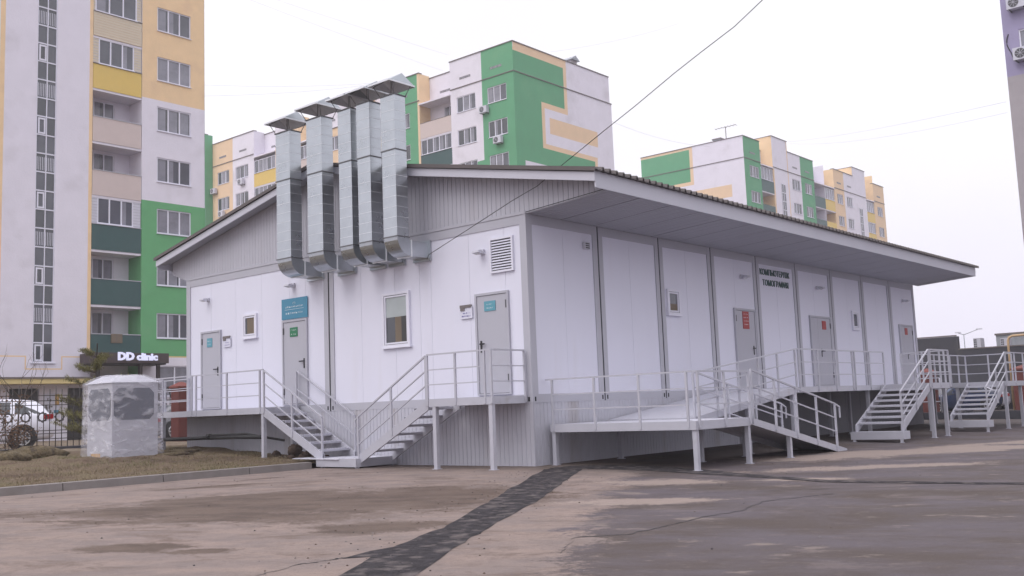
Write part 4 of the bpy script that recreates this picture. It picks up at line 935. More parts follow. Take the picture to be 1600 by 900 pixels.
for i in range(9):
    zt = 5.62+2.8*i; m = ['darkgreen_panel', 'darkgreen_panel', 'darkgreen_panel', 'tan_panel', 'tan_panel', 'yellow_panel', 'cream_siding', 'cream_siding', 'tan_panel'][i]
    mb = MB(); fbox(mb, FA, 9.05, 11.72, zt-1.3, zt, -.08, .0, m); fbox(mb, FA, 9.05, 11.74, zt, zt+.04, -.09, .03, 'white_steel' if i < 5 else 'coping'); fbox(mb, FA, 9.04, 11.74, zt-1.42, zt-1.302, -1.29, -.03, 'a_white')
    if m == 'cream_siding':
        for j in range(9): fbox(mb, FA, 9.06, 11.71, zt-1.28+j*.14, zt-1.27+j*.14, .0, .012, 'a_peach')
    part('balcony', mb, A)
    if i in (2, 5, 6, 7):
        sm = 'white_siding' if i == 2 else 'cream_siding'
        wl, wr = (9.35, 11.3) if i != 6 else (9.15, 11.45)
        for (a, b) in ((9.05, wl), (wr, 11.72)):
            mb = MB(); fbox(mb, FA, a, b, zt+.04, zt+1.45, -.09, -.05, sm)
            for j in range(9): fbox(mb, FA, a, b, zt+.1+j*.15, zt+.115+j*.15, -.05, -.035, 'white_siding' if i != 2 else 'panel_grey')
            part('balcony_siding', mb, A)
        window(A, FA, 0, wl, zt+.05, wr-wl, 1.36, 3, 'glass_mid')
mb = MB(); fbox(mb, FA, 10.1, 10.7, 5.2, 5.66, .001, .06, 'ochre'); fbox(mb, FA, 10.38, 10.4, 5.22, 5.62, .061, .066, 'coping'); 
solo('doormat', mb, 'brown rugs hung over the lowest dark green balcony rail', 'rug')
# ground floor canopy band and shopfront
mb = MB(); fbox(mb, FA, -8, 9.2, 3.13, 3.36, .02, 1.1, 'plaster_yellow'); fbox(mb, FA, -8, 9.25, 3.36, 3.44, .0, 1.15, 'coping'); part('canopy', mb, A)
mb = MB()
mb2 = MB(); r = random.Random(9)
t = thing('poster', FA(7.1, 1.6, 0), 'poster with a dark drawing and an orange corner beside the dark doorway', 'poster')
fbox(mb, FA, 6.78, 7.55, 1.55, 2.7, .0, .02, 'paper'); part('board', mb, t)
fbox(mb2, FA, 7.30, 7.5, 2.15, 2.65, .021, .024, 'orange_label'); fbox(mb2, FA, 7.25, 7.5, 1.75, 1.9, .021, .024, 'teal')
for i in range(14): a = r.uniform(6.82, 7.2); z = r.uniform(1.65, 2.5); fbox(mb2, FA, a, a+r.uniform(.04, .12), z, z+r.uniform(.05, .16), .021, .023, 'coping')
part('print', mb2, t)
# --- block B (centre)
B = thing('apartment_block', (50, 58, .4), 'long apartment block rising behind the ducts with a green corner', 'building')
FBx = FX(43.8); FBy = FY(36.87)
def blk(parent, F, u0, u1, z0, zr, base, paints, wins, wcols, depth_box=None, sidem=None, cor=27.6, d=0, glass=None):
    pass
hB = [26.8-2.8*k for k in range(5)]
def facade_block(mb, parent, F, rot, u0, u1, zroof, zc, cols, wu, heads_, wh=1.32, base=14, vents=(), attic=None, d=0):
    """cols: list of paints; wu: list of window u ranges"""
    holes = [(a, b, h-wh, h) for (a, b) in wu for h in heads_]
    F2 = (lambda u, z, dd=0: F(u, z, dd+d))
    skin(mb, F2, u0, u1, base, zroof, cols, holes)
    for i, (a, b) in enumerate(wu):
        for j, h in enumerate(heads_): window(parent, F2, rot, a, h-wh, b-a, wh, 3, ['glass_mid', 'glass_pale', 'glass_mid', 'glass_dark'][(i*2+j*3) % 4])
    fbox(mb, F2, u0, u1, zc-.04, zc+.03, 0, .06, 'coping'); coping(mb, F2, u0, u1, zroof)
    for v in vents: vent_slots(mb, F2, v, zc+.75)
mb = MB(); u = lambda y: -y
GB, WB, PB, OB = 'b_green', 'a_white', 'a_peach', 'a_orange'
def paint_col(u0, u1, m, low=21.0, lowm=GB): return [(u0, u1, 0, 40, m), (u0, u1, 0, low, lowm)]
zr = 30.0
facade_block(mb, B, FBx, ROTX, -40.25, -36.87, zr, 27.6, paint_col(-40.25, -36.87, GB), [(-39.69, -37.66)], hB, vents=[-38.7])
facade_block(mb, B, FBx, ROTX, -43.8, -40.25, zr, 27.6, paint_col(-43.8, -40.25, WB), [(-43.1, -41.0)], hB, vents=[-42.1])
facade_block(mb, B, FBx, ROTX, -51.2, -47.5, zr, 27.6, paint_col(-51.2, -47.5, GB)+[(-47.75, -47.5, 0, 40, PB)], [(-50.6, -48.75)], hB, vents=[-49.6])
facade_block(mb, B, FBx, ROTX, -60.6, -54.6, zr, 27.6, [(-60.6, -57.6, 0, 27.6, PB), (-57.6, -54.6, 0, 40, WB), (-60.6, -54.6, 27.6, 40, WB), (-54.8, -54.6, 0, 27.6, PB)], [(-60.2, -58.3), (-57.0, -55.2)], hB, vents=[-59.3])
facade_block(mb, B, FBx, ROTX, -67.9, -64.2, zr, 27.6, [(-67.9, -64.2, 0, 40, PB), (-67.9, -66, 27.6, 40, WB)], [(-67.2, -65.1)], hB, vents=[-66])
facade_block(mb, B, FBx, ROTX, -75.2, -71.5, zr, 27.6, paint_col(-75.2, -71.5, WB), [(-74.7, -72.5)], hB, vents=[-73.4])
facade_block(mb, B, FBx, ROTX, -78.85, -75.2, zr, 27.6, paint_col(-78.85, -75.2, PB), [(-77.95, -75.85)], hB, vents=[-77.0])
facade_block(mb, B, FBx, ROTX, -84, -78.86, 31.0, 27.9, [(-84, -78.8, 0, 40, GB)], [], [], d=.9)
mb.face([FBx(-78.86, 10, 0), FBx(-78.86, 31, 0), FBx(-78.86, 31, .9), FBx(-78.86, 10, .9)], GB)
# recesses with loggias: (y0,y1, side material, parapets, glazed levels)
recs = [(43.8, 47.5, OB, ['tan_panel', 'darkgreen_panel', 'tan_panel'], (1,)), (51.2, 54.6, OB, ['yellow_panel', 'darkgreen_panel', 'tan_panel'], (1,)), (60.6, 64.2, OB, ['tan_panel', 'tan_panel', 'tan_panel'], (0,)), (67.9, 71.5, WB, ['yellow_panel', 'yellow_panel', 'yellow_panel'], (0, 1))]
for (y0, y1, sm, pars, glz) in recs:
    F3 = lambda uu, z, dd=0: FBx(uu, z, dd-1.3)
    skin(mb, F3, -y1, -y0, 14, zr-.2, [(-y1, -y0, 0, 40, WB)], [(-y0-2.0, -y0-.4, h-1.35, h+.1) for h in hB]); vent_slots(mb, F3, -(y0+y1)/2, 28.3); coping(mb, F3, -y1, -y0, zr-.2)
    mb.face([FBx(-y1, 14, 0), FBx(-y1, 14, -1.3), FBx(-y1, zr, -1.3), FBx(-y1, zr, 0)], sm)
    mb.face([FBx(-y0, 14, 0), FBx(-y0, zr, 0), FBx(-y0, zr, -1.3), FBx(-y0, 14, -1.3)], WB)
    fbox(mb, FBx, -y1, -y0, 27.15, 27.27, -1.3, .12, 'a_white')
    for i in range(4):
        zt = 25.5-2.8*i; mm = pars[min(i, 2)]; bb = MB(); fbox(bb, FBx, -y1+.01, -y0-.01, zt-1.33, zt, -.1, .0, mm); fbox(bb, FBx, -y1+.01, -y0-.01, zt-1.45, zt-1.332, -1.29, -.02, WB); fbox(bb, FBx, -y1+.01, -y0-.01, zt, zt+.04, -.12, .02, 'coping'); part('balcony', bb, B)
        if i in glz: window(B, FBx, ROTX, -y1+.05, zt+.05, y1-y0-.1, 1.30, 5, 'glass_mid')
        window(B, F3, ROTX, -y0-2.0, hB[i]-1.35, 1.6, 1.45, 3, 'glass_mid')
# end wall with the painted pattern
P_ = [(43.8, 57.2, 0, 40, WB), (43.8, 50.3, 22.2, 29.3, GB), (43.8, 47.2, 20.5, 22.2, GB), (43.8, 54.4, 14, 21.9, GB), (44.87, 54.0, 14, 20.5, WB), (43.85, 50.3, 29.55, 30, PB), (43.8, 50.3, 29.3, 29.55, PB), (50.3, 50.72, 25.3, 30, PB), (47.2, 50.72, 25.3, 25.75, PB), (47.2, 47.6, 21.9, 25.75, PB), (47.2, 54.7, 21.9, 22.3, PB), (54.3, 54.7, 14, 22.3, PB), (48.2, 54.85, 23.25, 24.6, PB), (47.6, 50.3, 22.3, 25.3, WB), (48.2, 54.85, 23.25, 24.6, PB)]
skin(mb, FBy, 43.8, 57.18, 10, 27.6, P_, []); skin(mb, FBy, 43.8, 56.95, 27.6, 30, P_, [])
fbox(mb, FBy, 43.74, 57.2, 27.56, 27.63, -.01, .06, 'coping'); coping(mb, FBy, 43.8, 56.9, 30)
mb.box(45.25, 57.15, 36.9, 84, .3, 27.6, WB); mb.box(45.25, 56.93, 36.9, 84, 27.6, 29.75, WB); mb.box(43.95, 45.25, 36.9, 43.79, .3, 29.9, WB)
for (a, b) in ((47.5, 51.2), (54.6, 60.6), (64.2, 67.9), (71.5, 84)): mb.box(43.95, 45.25, a+.01, b-.01, .3, 29.9, WB)
part('wall', mb, B)
m = MB(); m.box(52.1, 52.9, 37.3, 38.1, 30.0, 30.6, 'warm_grey'); m.prism([(51.9, 30.6), (53.1, 30.6), (52.5, 31.0)], 37.1, 38.3, 'metal_blue_grey', lambda a, b, c: (a, c, b)); part('roof_vent', m, B)
for (F, rot, uu, z, lb) in ((FBx, ROTX, -39.9, 24.75, 'air conditioner under the top window at the green corner of the central block'), (FBx, ROTX, -38.5, 21.98, 'air conditioner under the second window at the green corner of the central block'),
        (FBx, ROTX, -78.3, 24.6, 'air conditioner on the far left edge of the peach wall strip'), (FBx, ROTX, -73.4, 24.75, 'air conditioner under the top window of the white strip behind the roof'), (FBx, ROTX, -76.9, 21.95, 'air conditioner under the second window of the peach strip behind the roof')):
    aircon(F, rot, uu, z, lb)
# --- block C (right, farther)
C3 = thing('apartment_block', (95, 45, .4), 'farther apartment block seen above the long eave with a white gable wall', 'building')
FCx = FX(81.7); FCy = FY(36.87); hC = [26.2-2.8*k for k in range(4)]; zc = 26.85; zr = 29.2; mb = MB()
Pc = [(-49.9, -36.87, 0, 40, WB), (-49.9, -43.5, 25.3, 28.95, GB), (-49.9, -43.1, 28.95, 29.2, PB), (-43.5, -43.1, 24.9, 29.2, PB), (-49.9, -43.1, 24.9, 25.3, PB), (-45.0, -38.5, 22.8, 24.15, PB)]
skin(mb, FCx, -49.9, -36.87, 10, zr, Pc, []); fbox(mb, FCx, -49.9, -36.8, zc-.04, zc+.03, 0, .06, 'coping'); coping(mb, FCx, -49.9, -36.87, zr)
def cblk(u0, u1, zroof, cols, wu, vents=()): facade_block(mb, C3, FCy, 0, u0, u1, zroof, zc, cols, wu, hC, 1.25, 12, vents)
cblk(81.7, 85.5, zr, [(81.7, 85.5, 0, 40, GB)], [(82.9, 85.05)], [83.7])
cblk(88.5, 92.4, 30.4, [(88.5, 92.4, 0, 40, WB), (88.5, 88.8, 0, 26.8, PB), (92.2, 92.4, 0, 40, PB)], [])
cblk(92.4, 95.7, zr, [(92.4, 95.7, 0, 40, WB)], [(93.3, 95.4)], [94.2])
cblk(95.7, 99.3, zr, [(95.7, 99.3, 0, 40, GB)], [(96.7, 98.6)], [97.5])
cblk(105.2, 108.3, zr, [(105.2, 108.3, 0, 40, PB)], [(106.0, 107.8)], [106.8])
cblk(108.3, 111.3, zr, [(108.3, 111.3, 0, 40, WB)], [(109.0, 110.8)], [110])
cblk(111.3, 115.5, 30.4, [(111.3, 115.5, 0, 40, WB)], [])
cblk(118.2, 122, zr, [(118.2, 122, 0, 40, PB)], [(119.3, 121.2)], [120])
skin(mb, lambda a, z, d=0: FCy(a, z, d+.01), 90.3, 91.4, 12, 25.15, [], [(90.3, 91.4, 12, 25.15)])
for uu in (90.3, 112.9):
    w_ = MB()
    for i in range(10):
        z = 25.15-1.0*i; fbox(w_, FCy, uu, uu+1.0, z-.96, z-.04, .012, .03, 'glass_mid'); fbox(w_, FCy, uu, uu+1.0, z-.04, z+.04, .012, .06, 'frame_white')
    for k in (0, .48, .96): fbox(w_, FCy, uu+k, uu+k+.06, 15, 25.2, .03, .06, 'frame_white')
    part('stair_window', w_, C3)
for (a, b, sm, pars) in ((85.5, 88.5, OB, ['darkgreen_panel', 'darkgreen_panel']), (99.3, 102.3, OB, ['darkgreen_panel', 'darkgreen_panel']), (102.3, 105.2, OB, ['yellow_panel', 'yellow_panel']), (115.5, 118.2, OB, ['yellow_panel', 'yellow_panel'])):
    F4 = lambda uu, z, dd=0: FCy(uu, z, dd-1.4)
    skin(mb, F4, a, b, 12, zr-.3, [(a, b, 0, 40, WB)], [(a+.4, a+2.0, h-1.35, h+.1) for h in hC]); coping(mb, F4, a, b, zr-.3); vent_slots(mb, F4, (a+b)/2, 27.6)
    top = 30.4 if a in (85.5,) else (30.3 if a == 115.5 else zr)
    if a != 99.3: mb.face([FCy(b, 12, 0), FCy(b, 12, -1.4), FCy(b, top, -1.4), FCy(b, top, 0)], sm)
    mb.face([FCy(a, 12, 0), FCy(a, zr, 0), FCy(a, zr, -1.4), FCy(a, 12, -1.4)], WB)
    fbox(mb, FCy, a, b, 26.6, 26.72, -1.4, .1, 'a_white')
    for i in range(4):
        zt = 25.05-2.8*i; bb = MB(); fbox(bb, FCy, a+.01, b-.01, zt-1.33, zt, -.1, 0, pars[0]); fbox(bb, FCy, a+.01, b-.01, zt-1.45, zt-1.332, -1.39, -.02, WB); part('balcony', bb, C3)
        if i == 0 and a != 99.3: window(C3, FCy, 0, a+.1, zt+.03, b-a-.2, 1.4, 4, 'glass_pale')
        if i == 1 and a == 115.5: window(C3, FCy, 0, a+.1, zt+.03, b-a-.2, 1.4, 4, 'glass_pale')
        window(C3, F4, 0, a+.4, hC[i]-1.35, 1.6, 1.45, 3, 'glass_mid')
mb.box(81.75, 121.98, 38.42, 49.85, .3, zr-.05, WB)
for (a, b, z) in ((81.75, 85.48, zr), (88.52, 99.28, zr), (105.22, 115.48, zr), (118.22, 121.95, zr), (88.52, 92.38, 30.38), (111.32, 115.48, 30.38)): mb.box(a, b, 37.02, 38.42, .3, z-.02, WB)
for (a, b) in ((88.5, 92.4), (111.3, 115.5)):
    mb.box(a, b, 38.27, 41.5, zr-.1, 30.36, PB)
    mb.face([(a-.002, 36.87, zr), (a-.002, 41.5, zr), (a-.002, 41.5, 30.4), (a-.002, 36.87, 30.4)], OB); mb.box(a-.04, b, 36.9, 41.6, 30.4, 30.46, 'coping')
part('wall', mb, C3)
m = MB(); m.box(83.5, 84.4, 40.5, 41.4, zr, zr+.7, 'metal_blue_grey'); m.box(83.4, 84.5, 40.4, 41.5, zr+.7, zr+.85, 'coping'); part('roof_vent', m, C3)
m = MB(); m.tube([(83, 39.5, zr), (83, 39.5, zr+1.8)], .05, 6, 'coping'); m.tube([(83, 38.2, zr+1.75), (83, 40.8, zr+1.75)], .03, 5, 'coping')
for i in range(7): y = 38.3+i*.4; m.tube([(82.6+.03*i, y, zr+1.75), (83.4-.03*i, y, zr+1.75)], .02, 4, 'coping')
part('antenna', m, C3)
# --- block D (violet, right edge)
D = thing('apartment_block', (39, -8, 0), 'violet and grey tower at the right edge of the picture', 'building')
FD = FX(33.0); mb = MB(); hD = [17.15-2.8*k for k in range(6)]+[19.95, 22.75]; hol = []
for cu in (1.88, 5.2, 9): hol += [(cu, cu+1.8, h-1.35, h) for h in hD]
skin(mb, FD, 1.24, 14, -.2, 26, [(1.24, 14, 15.1, 26, 'violet'), (1.24, 14, 0, 15.1, 'warm_grey')], hol); coping(mb, FD, 1.24, 14, 26)
mb.face([(33, -1.24, -.2), (47, -1.24, -.2), (47, -1.24, 26), (33, -1.24, 26)], 'warm_grey'); mb.box(33.2, 47, -13.9, -1.3, -.2, 25.9, 'warm_grey')
part('wall', mb, D)
for cu in (1.88, 5.2, 9):
    for i, h in enumerate(hD): window(D, FD, ROTX, cu, h-1.35, 1.8, 1.35, 2, ['glass_pale', 'glass_mid'][i % 2])
pass
aircon(FD, ROTX, 2.05, 15.68, 'air conditioner beside the dark cable on the violet tower')
aircon(FD, ROTX, 1.98, 18.05, 'topmost air conditioner on the violet tower')
mb = MB(); mb.tube([FD(1.46+.1*math.sin(i*.5)*-1, 17.05-.12*i, .03) for i in range(10)]+[FD(1.62, 15.9, .05)], .022, 6, 'cable_black'); solo('wall_cable', mb, 'short dark bowed cable on the violet wall above an air conditioner', 'cable')

# ---------------------------------------------------------------- clinic sign canopy in front of block A
t = thing('entrance_canopy', (9.5, 32.5, .4), 'dark brown entrance canopy carrying glowing white shop lettering', 'canopy')
FK = FY(34.3); mb = MB(); fbox(mb, FK, 8.5, 12.4, 4.1, 4.6, -1.58, 0, 'brown_cladding'); part('fascia', mb, t)
mb = MB(); mb.box(8.6, 12.3, 34.4, 35.85, 4.03, 4.095, 'brown_dark'); part('ceiling', mb, t)
for (x, y) in ((8.7, 34.5), (10.95, 34.5), (11.2, 35.0), (11.9, 34.5), (12.15, 34.9), (9.3, 35.6)):
    mb = MB(); mb.box(x-.07, x+.07, y-.07, y+.07, .35, 4.03, 'brown_dark'); part('post', mb, t)
mb = MB(); text_mb(mb, 'DD', .36, FK, 9.63, 10.5, 4.25, .0, .05, 'text_white', bold=.03); text_mb(mb, 'clinic', .33, FK, 10.62, 11.76, 4.25, .0, .05, 'text_white', bold=.024)
tx = part('lettering', mb, t)
lm = bpy.data.materials.new('lit_letters'); lm.use_nodes = True; b_ = lm.node_tree.nodes['Principled BSDF']; b_.inputs['Base Color'].default_value = (.7, .72, .9, 1); b_.inputs['Emission Color'].default_value = (.75, .75, 1, 1); b_.inputs['Emission Strength'].default_value = .35
tx.data.materials[0] = lm
for (z0) in (1.0, 1.5, 2.0, 2.3, 2.8):
    pass
t = thing('porch_railing', (10, 31.5, .4), 'dark lattice railing and steps under the brown entrance canopy', 'railing')
mb = MB()
for z in (1.3, 1.75, 2.2, 2.65, 2.85): mb.box(11.0, 13.2, 34.18, 34.22, z, z+.05, 'brown_dark')
part('rails', mb, t); mb = MB()
for i in range(12): x = 11.0+.2*i; mb.box(x, x+.03, 34.2, 34.23, .9, 2.9, 'brown_dark')
for i in range(5): mb.bar((11.05+.42*i, 34.25, 2.85), (11.45+.42*i, 34.25, 1.8), .03, .04, 'brown_dark')
part('bars', mb, t)

# ---------------------------------------------------------------- iron fence and pillars
def iron_fence(x0, x1, y, zb, label, stars, slope=0):
    t = thing('iron_fence', (x0, y, zb), label, 'fence')
    mb = MB(); n = int((x1-x0)/.2)
    for i in range(n+1):
        x = x0+i*(x1-x0)/n; mb.tube([(x, y, zb), (x, y, zb+1.95+(.1 if i % 2 else 0))], .014, 5, 'iron')
    part('bars', mb, t); mb = MB()
    for z in (.33, .50, .60, 1.43, 1.57, 1.74):
        mb.box(x0, x1, y-.012, y+.012, zb+z-.012, zb+z+.012, 'iron')
    part('rails', mb, t)
    for sx in stars:
        mb = MB(); c = (sx, y-.02, zb+1.04)
        for rot in (0, math.pi/4):
            q = [(c[0]+.17*math.cos(rot+math.pi/2*k), c[1], c[2]+.17*math.sin(rot+math.pi/2*k)) for k in range(5)]
            for k in range(4): mb.tube([q[k], q[k+1]], .017, 5, 'iron')
        part('star_ornament', mb, t)
iron_fence(-6, 3.8, 20.6, .42, 'black iron fence with star ornaments behind the lawn', [-1.89, -1.34, -.79, -.25, .32])
iron_fence(4.85, 9, 20.2, .42, 'black iron fence panel right of the dark red pillar', [])
def pillar(x, y, w_, z0, z1, label):
    t = thing('brick_pillar', (x, y, z0), label, 'pillar', 'dark red pillars')
    mb = MB(); mb.box(x-w_/2, x+w_/2, y-w_/2, y+w_/2, z0, z1, 'brick_red'); part('shaft', mb, t)
    mb = MB(); e = w_/2+.06; mb.hexa([(x-e, y-e, z1), (x+e, y-e, z1), (x+e, y+e, z1), (x-e, y+e, z1), (x-.05, y-.05, z1+.16), (x+.05, y-.05, z1+.16), (x+.05, y+.05, z1+.16), (x-.05, y+.05, z1+.16)], 'brick_cap'); mb.box(x-e, x+e, y-e, y+e, z1-.06, z1-.002, 'brick_cap'); part('cap', mb, t)
pillar(4.55, 20.2, .5, .35, 2.4, 'dark red pillar with a capped top left of the clinic')
pillar(31.6, -1.15, .85, 0, 2.0, 'dark red pillar behind the farther stairs at the right edge')
pillar(32.0, 3.05, .6, 0, 2.05, 'dark red pillar between the clinic end and the blue car')
# low dark retaining kerb with pale rail behind the stairs
mb = MB(); mb.box(27.0, 27.35, -30, 14, -.8, .32, 'wall_dark'); solo('retaining_wall', mb, 'low dark retaining wall crossing behind the white stairs', 'wall', org=(27.2, -2, 0))
t = thing('barrier_rail', (26.8, 1.2, .1), 'pinkish tubular barrier rail behind the stairs', 'railing'); mb = MB()
for z in (.75, 1.25, 1.7): mb.tube([(26.85, 3.2, z), (26.85, .9, z)], .025, 6, 'white_steel')
part('rails', mb, t)
for y in (3.2, 2.05, .9): mb = MB(); mb.tube([(26.85, y, .3), (26.85, y, 1.7)], .028, 6, 'white_steel'); part('post', mb, t)

# dark industrial wall, metal shed, rooftop boxes
FWd = FX(45); mb = MB()
skin(mb, FWd, -12, -5.58, -.2, 4.23, [(-12, 20, -1, 9, 'wall_dark')], []); mb.box(45.01, 45.4, 5.58, 12, -.2, 4.23, 'wall_dark')
mb.face([FWd(-12, 4.235, .03), FWd(-5.58, 4.235, .03), FWd(-5.58, 4.31, .03), FWd(-12, 4.31, .03)], 'coping')
mb.box(45, 45.4, -8, 5.56, -.2, 3.45, 'wall_dark'); mb.box(44.95, 45.5, -8, 5.56, 3.45, 3.52, 'coping')
for j in range(6): mb.box(44.975, 44.998, -8, 12, .4+j*.22, .42+j*.22, 'coping')
solo('boundary_wall', mb, 'dark grey boundary wall with a taller left part behind the stairs', 'wall', org=(45, 2, 0))
mb = MB(); mb.box(58, 66, -20, 7, 0, 4.75, 'metal_blue_grey')
for i in range(90): y = -20+.3*i; mb.box(57.97, 57.995, y, y+.09, 1, 4.7, 'metal_blue_grey')
mb.box(57.9, 66, -20, 7.05, 4.75, 4.87, 'coping')
solo('metal_shed', mb, 'low blue grey corrugated metal shed beyond the dark wall', 'building')
for (y, z, lb) in ((4.55, 3.5, 'left rooftop cooling unit standing on the dark wall'), (3.12, 3.4, 'right rooftop cooling unit standing beside the yellow pipe')):
    t = thing('cooling_unit', (46, y, z), lb, 'air conditioner'); mb = MB(); mb.box(45.1, 45.8, y-.2, y+.2, z, z+.55, 'ac_white'); part('casing', mb, t)
    mb = MB()
    for i in range(4):
        for j in range(2): mb.box(45.085, 45.098, y+.02+.085*j, y+.085+.085*j, z+.05+.12*i, z+.13+.12*i, 'ac_dark')
    part('grille', mb, t)
mb = MB(); pts = [(34, .05, -.2), (34, .05, 3.3), (34, 0, 3.45), (34, -.15, 3.52), (34, -6, 3.62)]; mb.tube(pts, .055, 8, 'pipe_yellow'); solo('gas_pipe', mb, 'yellow gas pipe rising and bending right beside the violet tower', 'pipe', org=(34, .05, 0))
# street lamps beyond
def street_lamp(x, y, h, label, arms):
    t = thing('street_lamp', (x, y, 0), label, 'street lamp'); mb = MB(); mb.tube([(x, y, 0), (x, y, h)], .09, 6, 'metal_blue_grey', r2=.05); part('pole', mb, t)
    for (dy, dz) in arms:
        mb = MB(); mb.tube([(x, y, h-.1), (x, y+dy, h+dz)], .04, 5, 'metal_blue_grey'); part('arm', mb, t)
        mb = MB(); mb.box(x-.12, x+.12, y+dy-.4, y+dy+.25, h+dz-.05, h+dz+.07, 'ac_white'); part('lamp_head', mb, t)
street_lamp(110, 24.5, 7.7, 'grey twin street lamp on the horizon above the dark wall', [(-1.7, .45), (.7, .2)])

# ---------------------------------------------------------------- cars
def car(name, loc, rot, paint, label, sc_=1.0, mpv=True, cat='car'):
    t = thing(name, loc, label, cat); ORG[t.name] = (0, 0, 0)
    # stations along length: x, z bottom, belt z, roof z, half width, roof half width
    if mpv: S = [(0, .42, .62, .64, .70, .45), (.12, .28, .80, .86, .86, .62), (.7, .24, .93, .98, .90, .72), (1.25, .24, 1.0, 1.06, .91, .74), (2.0, .22, 1.03, 1.50, .915, .66), (2.7, .22, 1.05, 1.60, .915, .66), (3.7, .22, 1.06, 1.60, .915, .66), (4.35, .24, 1.08, 1.54, .91, .64), (4.62, .26, 1.08, 1.36, .90, .62), (4.85, .30, 1.02, 1.06, .87, .66), (4.95, .38, .90, .93, .80, .60)]
    else: S = [(0, .42, .58, .60, .68, .45), (.12, .26, .74, .78, .84, .62), (.7, .22, .84, .90, .87, .72), (1.35, .22, .90, .96, .88, .72), (2.05, .2, .93, 1.38, .885, .58), (2.8, .2, .94, 1.44, .885, .58), (3.4, .2, .95, 1.38, .885, .58), (4.0, .22, .96, 1.06, .88, .66), (4.5, .28, .95, 1.0, .84, .66), (4.62, .40, .85, .88, .78, .6)]
    def ringp(s):
        x, zb, zs, zr_, w_, wr = s; h = [(w_*.88, zb), (w_*.99, zb+.14), (w_, (zb+zs)/2+.05), (w_*.985, zs-.04), (w_*.95, zs), (wr+.03, zr_-.07), (wr-.08, zr_), (wr*.4, zr_+.015)]
        return [(x, a, b) for a, b in h]+[(x, -a, b) for a, b in h[::-1]]
    rs = [ringp(s) for s in S]; n = 16; mb = MB()
    for r_ in rs: mb.v += r_
    k = mb.mi(paint)
    for j in range(len(rs)-1):
        for i in range(n): mb.f.append([j*n+i, j*n+(i+1) % n, (j+1)*n+(i+1) % n, (j+1)*n+i]); mb.m.append(k); mb.sm.append(i != 15)
    mb.f.append(list(range(n))[::-1]); mb.m.append(k); mb.sm.append(False); b0 = (len(rs)-1)*n; mb.f.append([b0+i for i in range(n)]); mb.m.append(k); mb.sm.append(False)
    body = part('body', mb, t)
    # side glass between belt and roof edge
    def lerp(a, b, f): return tuple(a[i]+(b[i]-a[i])*f for i in range(3))
    rng = [(4, 5), (5, 6), (6, 7), (7, 8)] if mpv else [(4, 5), (5, 6)]
    for sgn in (1, -1):
        for (i0, i1) in ([(4, 5), (5, 6), (6, 8)] if mpv else [(3, 4), (4, 5), (5, 6), (6, 7)]):
            g = MB(); a, b = rs[i0], rs[i1]; p0, p1, q0, q1 = a[4], a[5], b[4], b[5]
            fa, fb = .07, .07
            c = [lerp(lerp(p0, p1, .10), lerp(q0, q1, .10), fa), lerp(lerp(p0, p1, .10), lerp(q0, q1, .10), 1-fb), lerp(lerp(p0, p1, .93), lerp(q0, q1, .93), 1-fb), lerp(lerp(p0, p1, .93), lerp(q0, q1, .93), fa)]
            c = [(x, sgn*(y+.012), z+.004) for x, y, z in c]; g.face(c if sgn > 0 else c[::-1], 'glass_dark'); part('side_window', g, t)
    for (i0, i1, nm) in (((3, 4, 'windscreen'), (8, 9, 'rear_window')) if mpv else ((3, 4, 'windscreen'), (6, 7, 'rear_window'))):
        g = MB(); a, b = rs[i0], rs[i1]; e = .02
        g.face([(a[6][0], a[6][1]*.95, a[6][2]+e), (b[6][0], b[6][1]*.95, b[6][2]+e), (b[6][0], -b[6][1]*.95, b[6][2]+e), (a[6][0], -a[6][1]*.95, a[6][2]+e)], 'glass_dark'); part(nm, g, t)
    L_ = S[-1][0]; wb = (.95, L_-.95) if mpv else (.88, L_-.95)
    for x in wb:
        for sgn in (1, -1):
            y = sgn*.80; a_ = MB(); a_.cyl((x, sgn*.905, .36), (0, 1, 0), .42, .03, 28, 'rubber'); part('wheel_arch', a_, t)
            w_ = MB(); w_.cyl((x, sgn*.83, .33), (0, 1, 0), .33, .20, 28, 'rubber'); wh = part('wheel', w_, t)
            ri = MB(); ri.cyl((x, sgn*.935, .33), (0, 1, 0), .22, .012, 24, 'ac_dark'); 
            for q in range(7):
                an = q*2*math.pi/7; ri.bar((x, sgn*.945, .33), (x+.215*math.cos(an), sgn*.945, .33+.215*math.sin(an)), .02, .05, 'alloy')
            ri.cyl((x, sgn*.945, .33), (0, 1, 0), .05, .03, 12, 'alloy')
            rr = [(x+.225*math.cos(i*math.pi/12), sgn*.943, .33+.225*math.sin(i*math.pi/12)) for i in range(25)]; ri.tube(rr, .018, 5, 'alloy', cap=False); part('rim', ri, wh)
    for sgn in (1, -1):
        g = MB(); x = L_; g.box(x-.32, x-.06, sgn*.80, sgn*.90 if mpv else sgn*.86, .92 if mpv else .75, 1.08 if mpv else .9, 'car_red'); g.box(x-.16, x-.03, sgn*.62, sgn*.80, .92 if mpv else .75, 1.06 if mpv else .88, 'car_red'); part('tail_light', g, t)
        g = MB(); g.box(.1, .35, sgn*.6, sgn*.84, .66, .80, 'lamp_glass'); part('headlight', g, t)
        g = MB(); g.box(1.75, 1.9, sgn*.93, sgn*1.08, 1.0, 1.14, paint); part('mirror', g, t)
        g = MB(); g.box(2.0, 2.01, sgn*.914, sgn*.924, .35, 1.0, 'gap_black'); g.box(3.0, 3.01, sgn*.916, sgn*.924, .35, 1.02, 'gap_black'); g.box(2.75, 2.92, sgn*.92, sgn*.94, .88, .91, 'chrome'); part('door_trim', g, t)
    g = MB(); g.box(-.02, .03, -.5, .5, .38, .58, 'ac_dark'); part('grille', g, t)
    g = MB(); g.box(L_-.05, L_+.03, -.26, .26, .62, .73, 'frame_white'); part('number_plate', g, t)
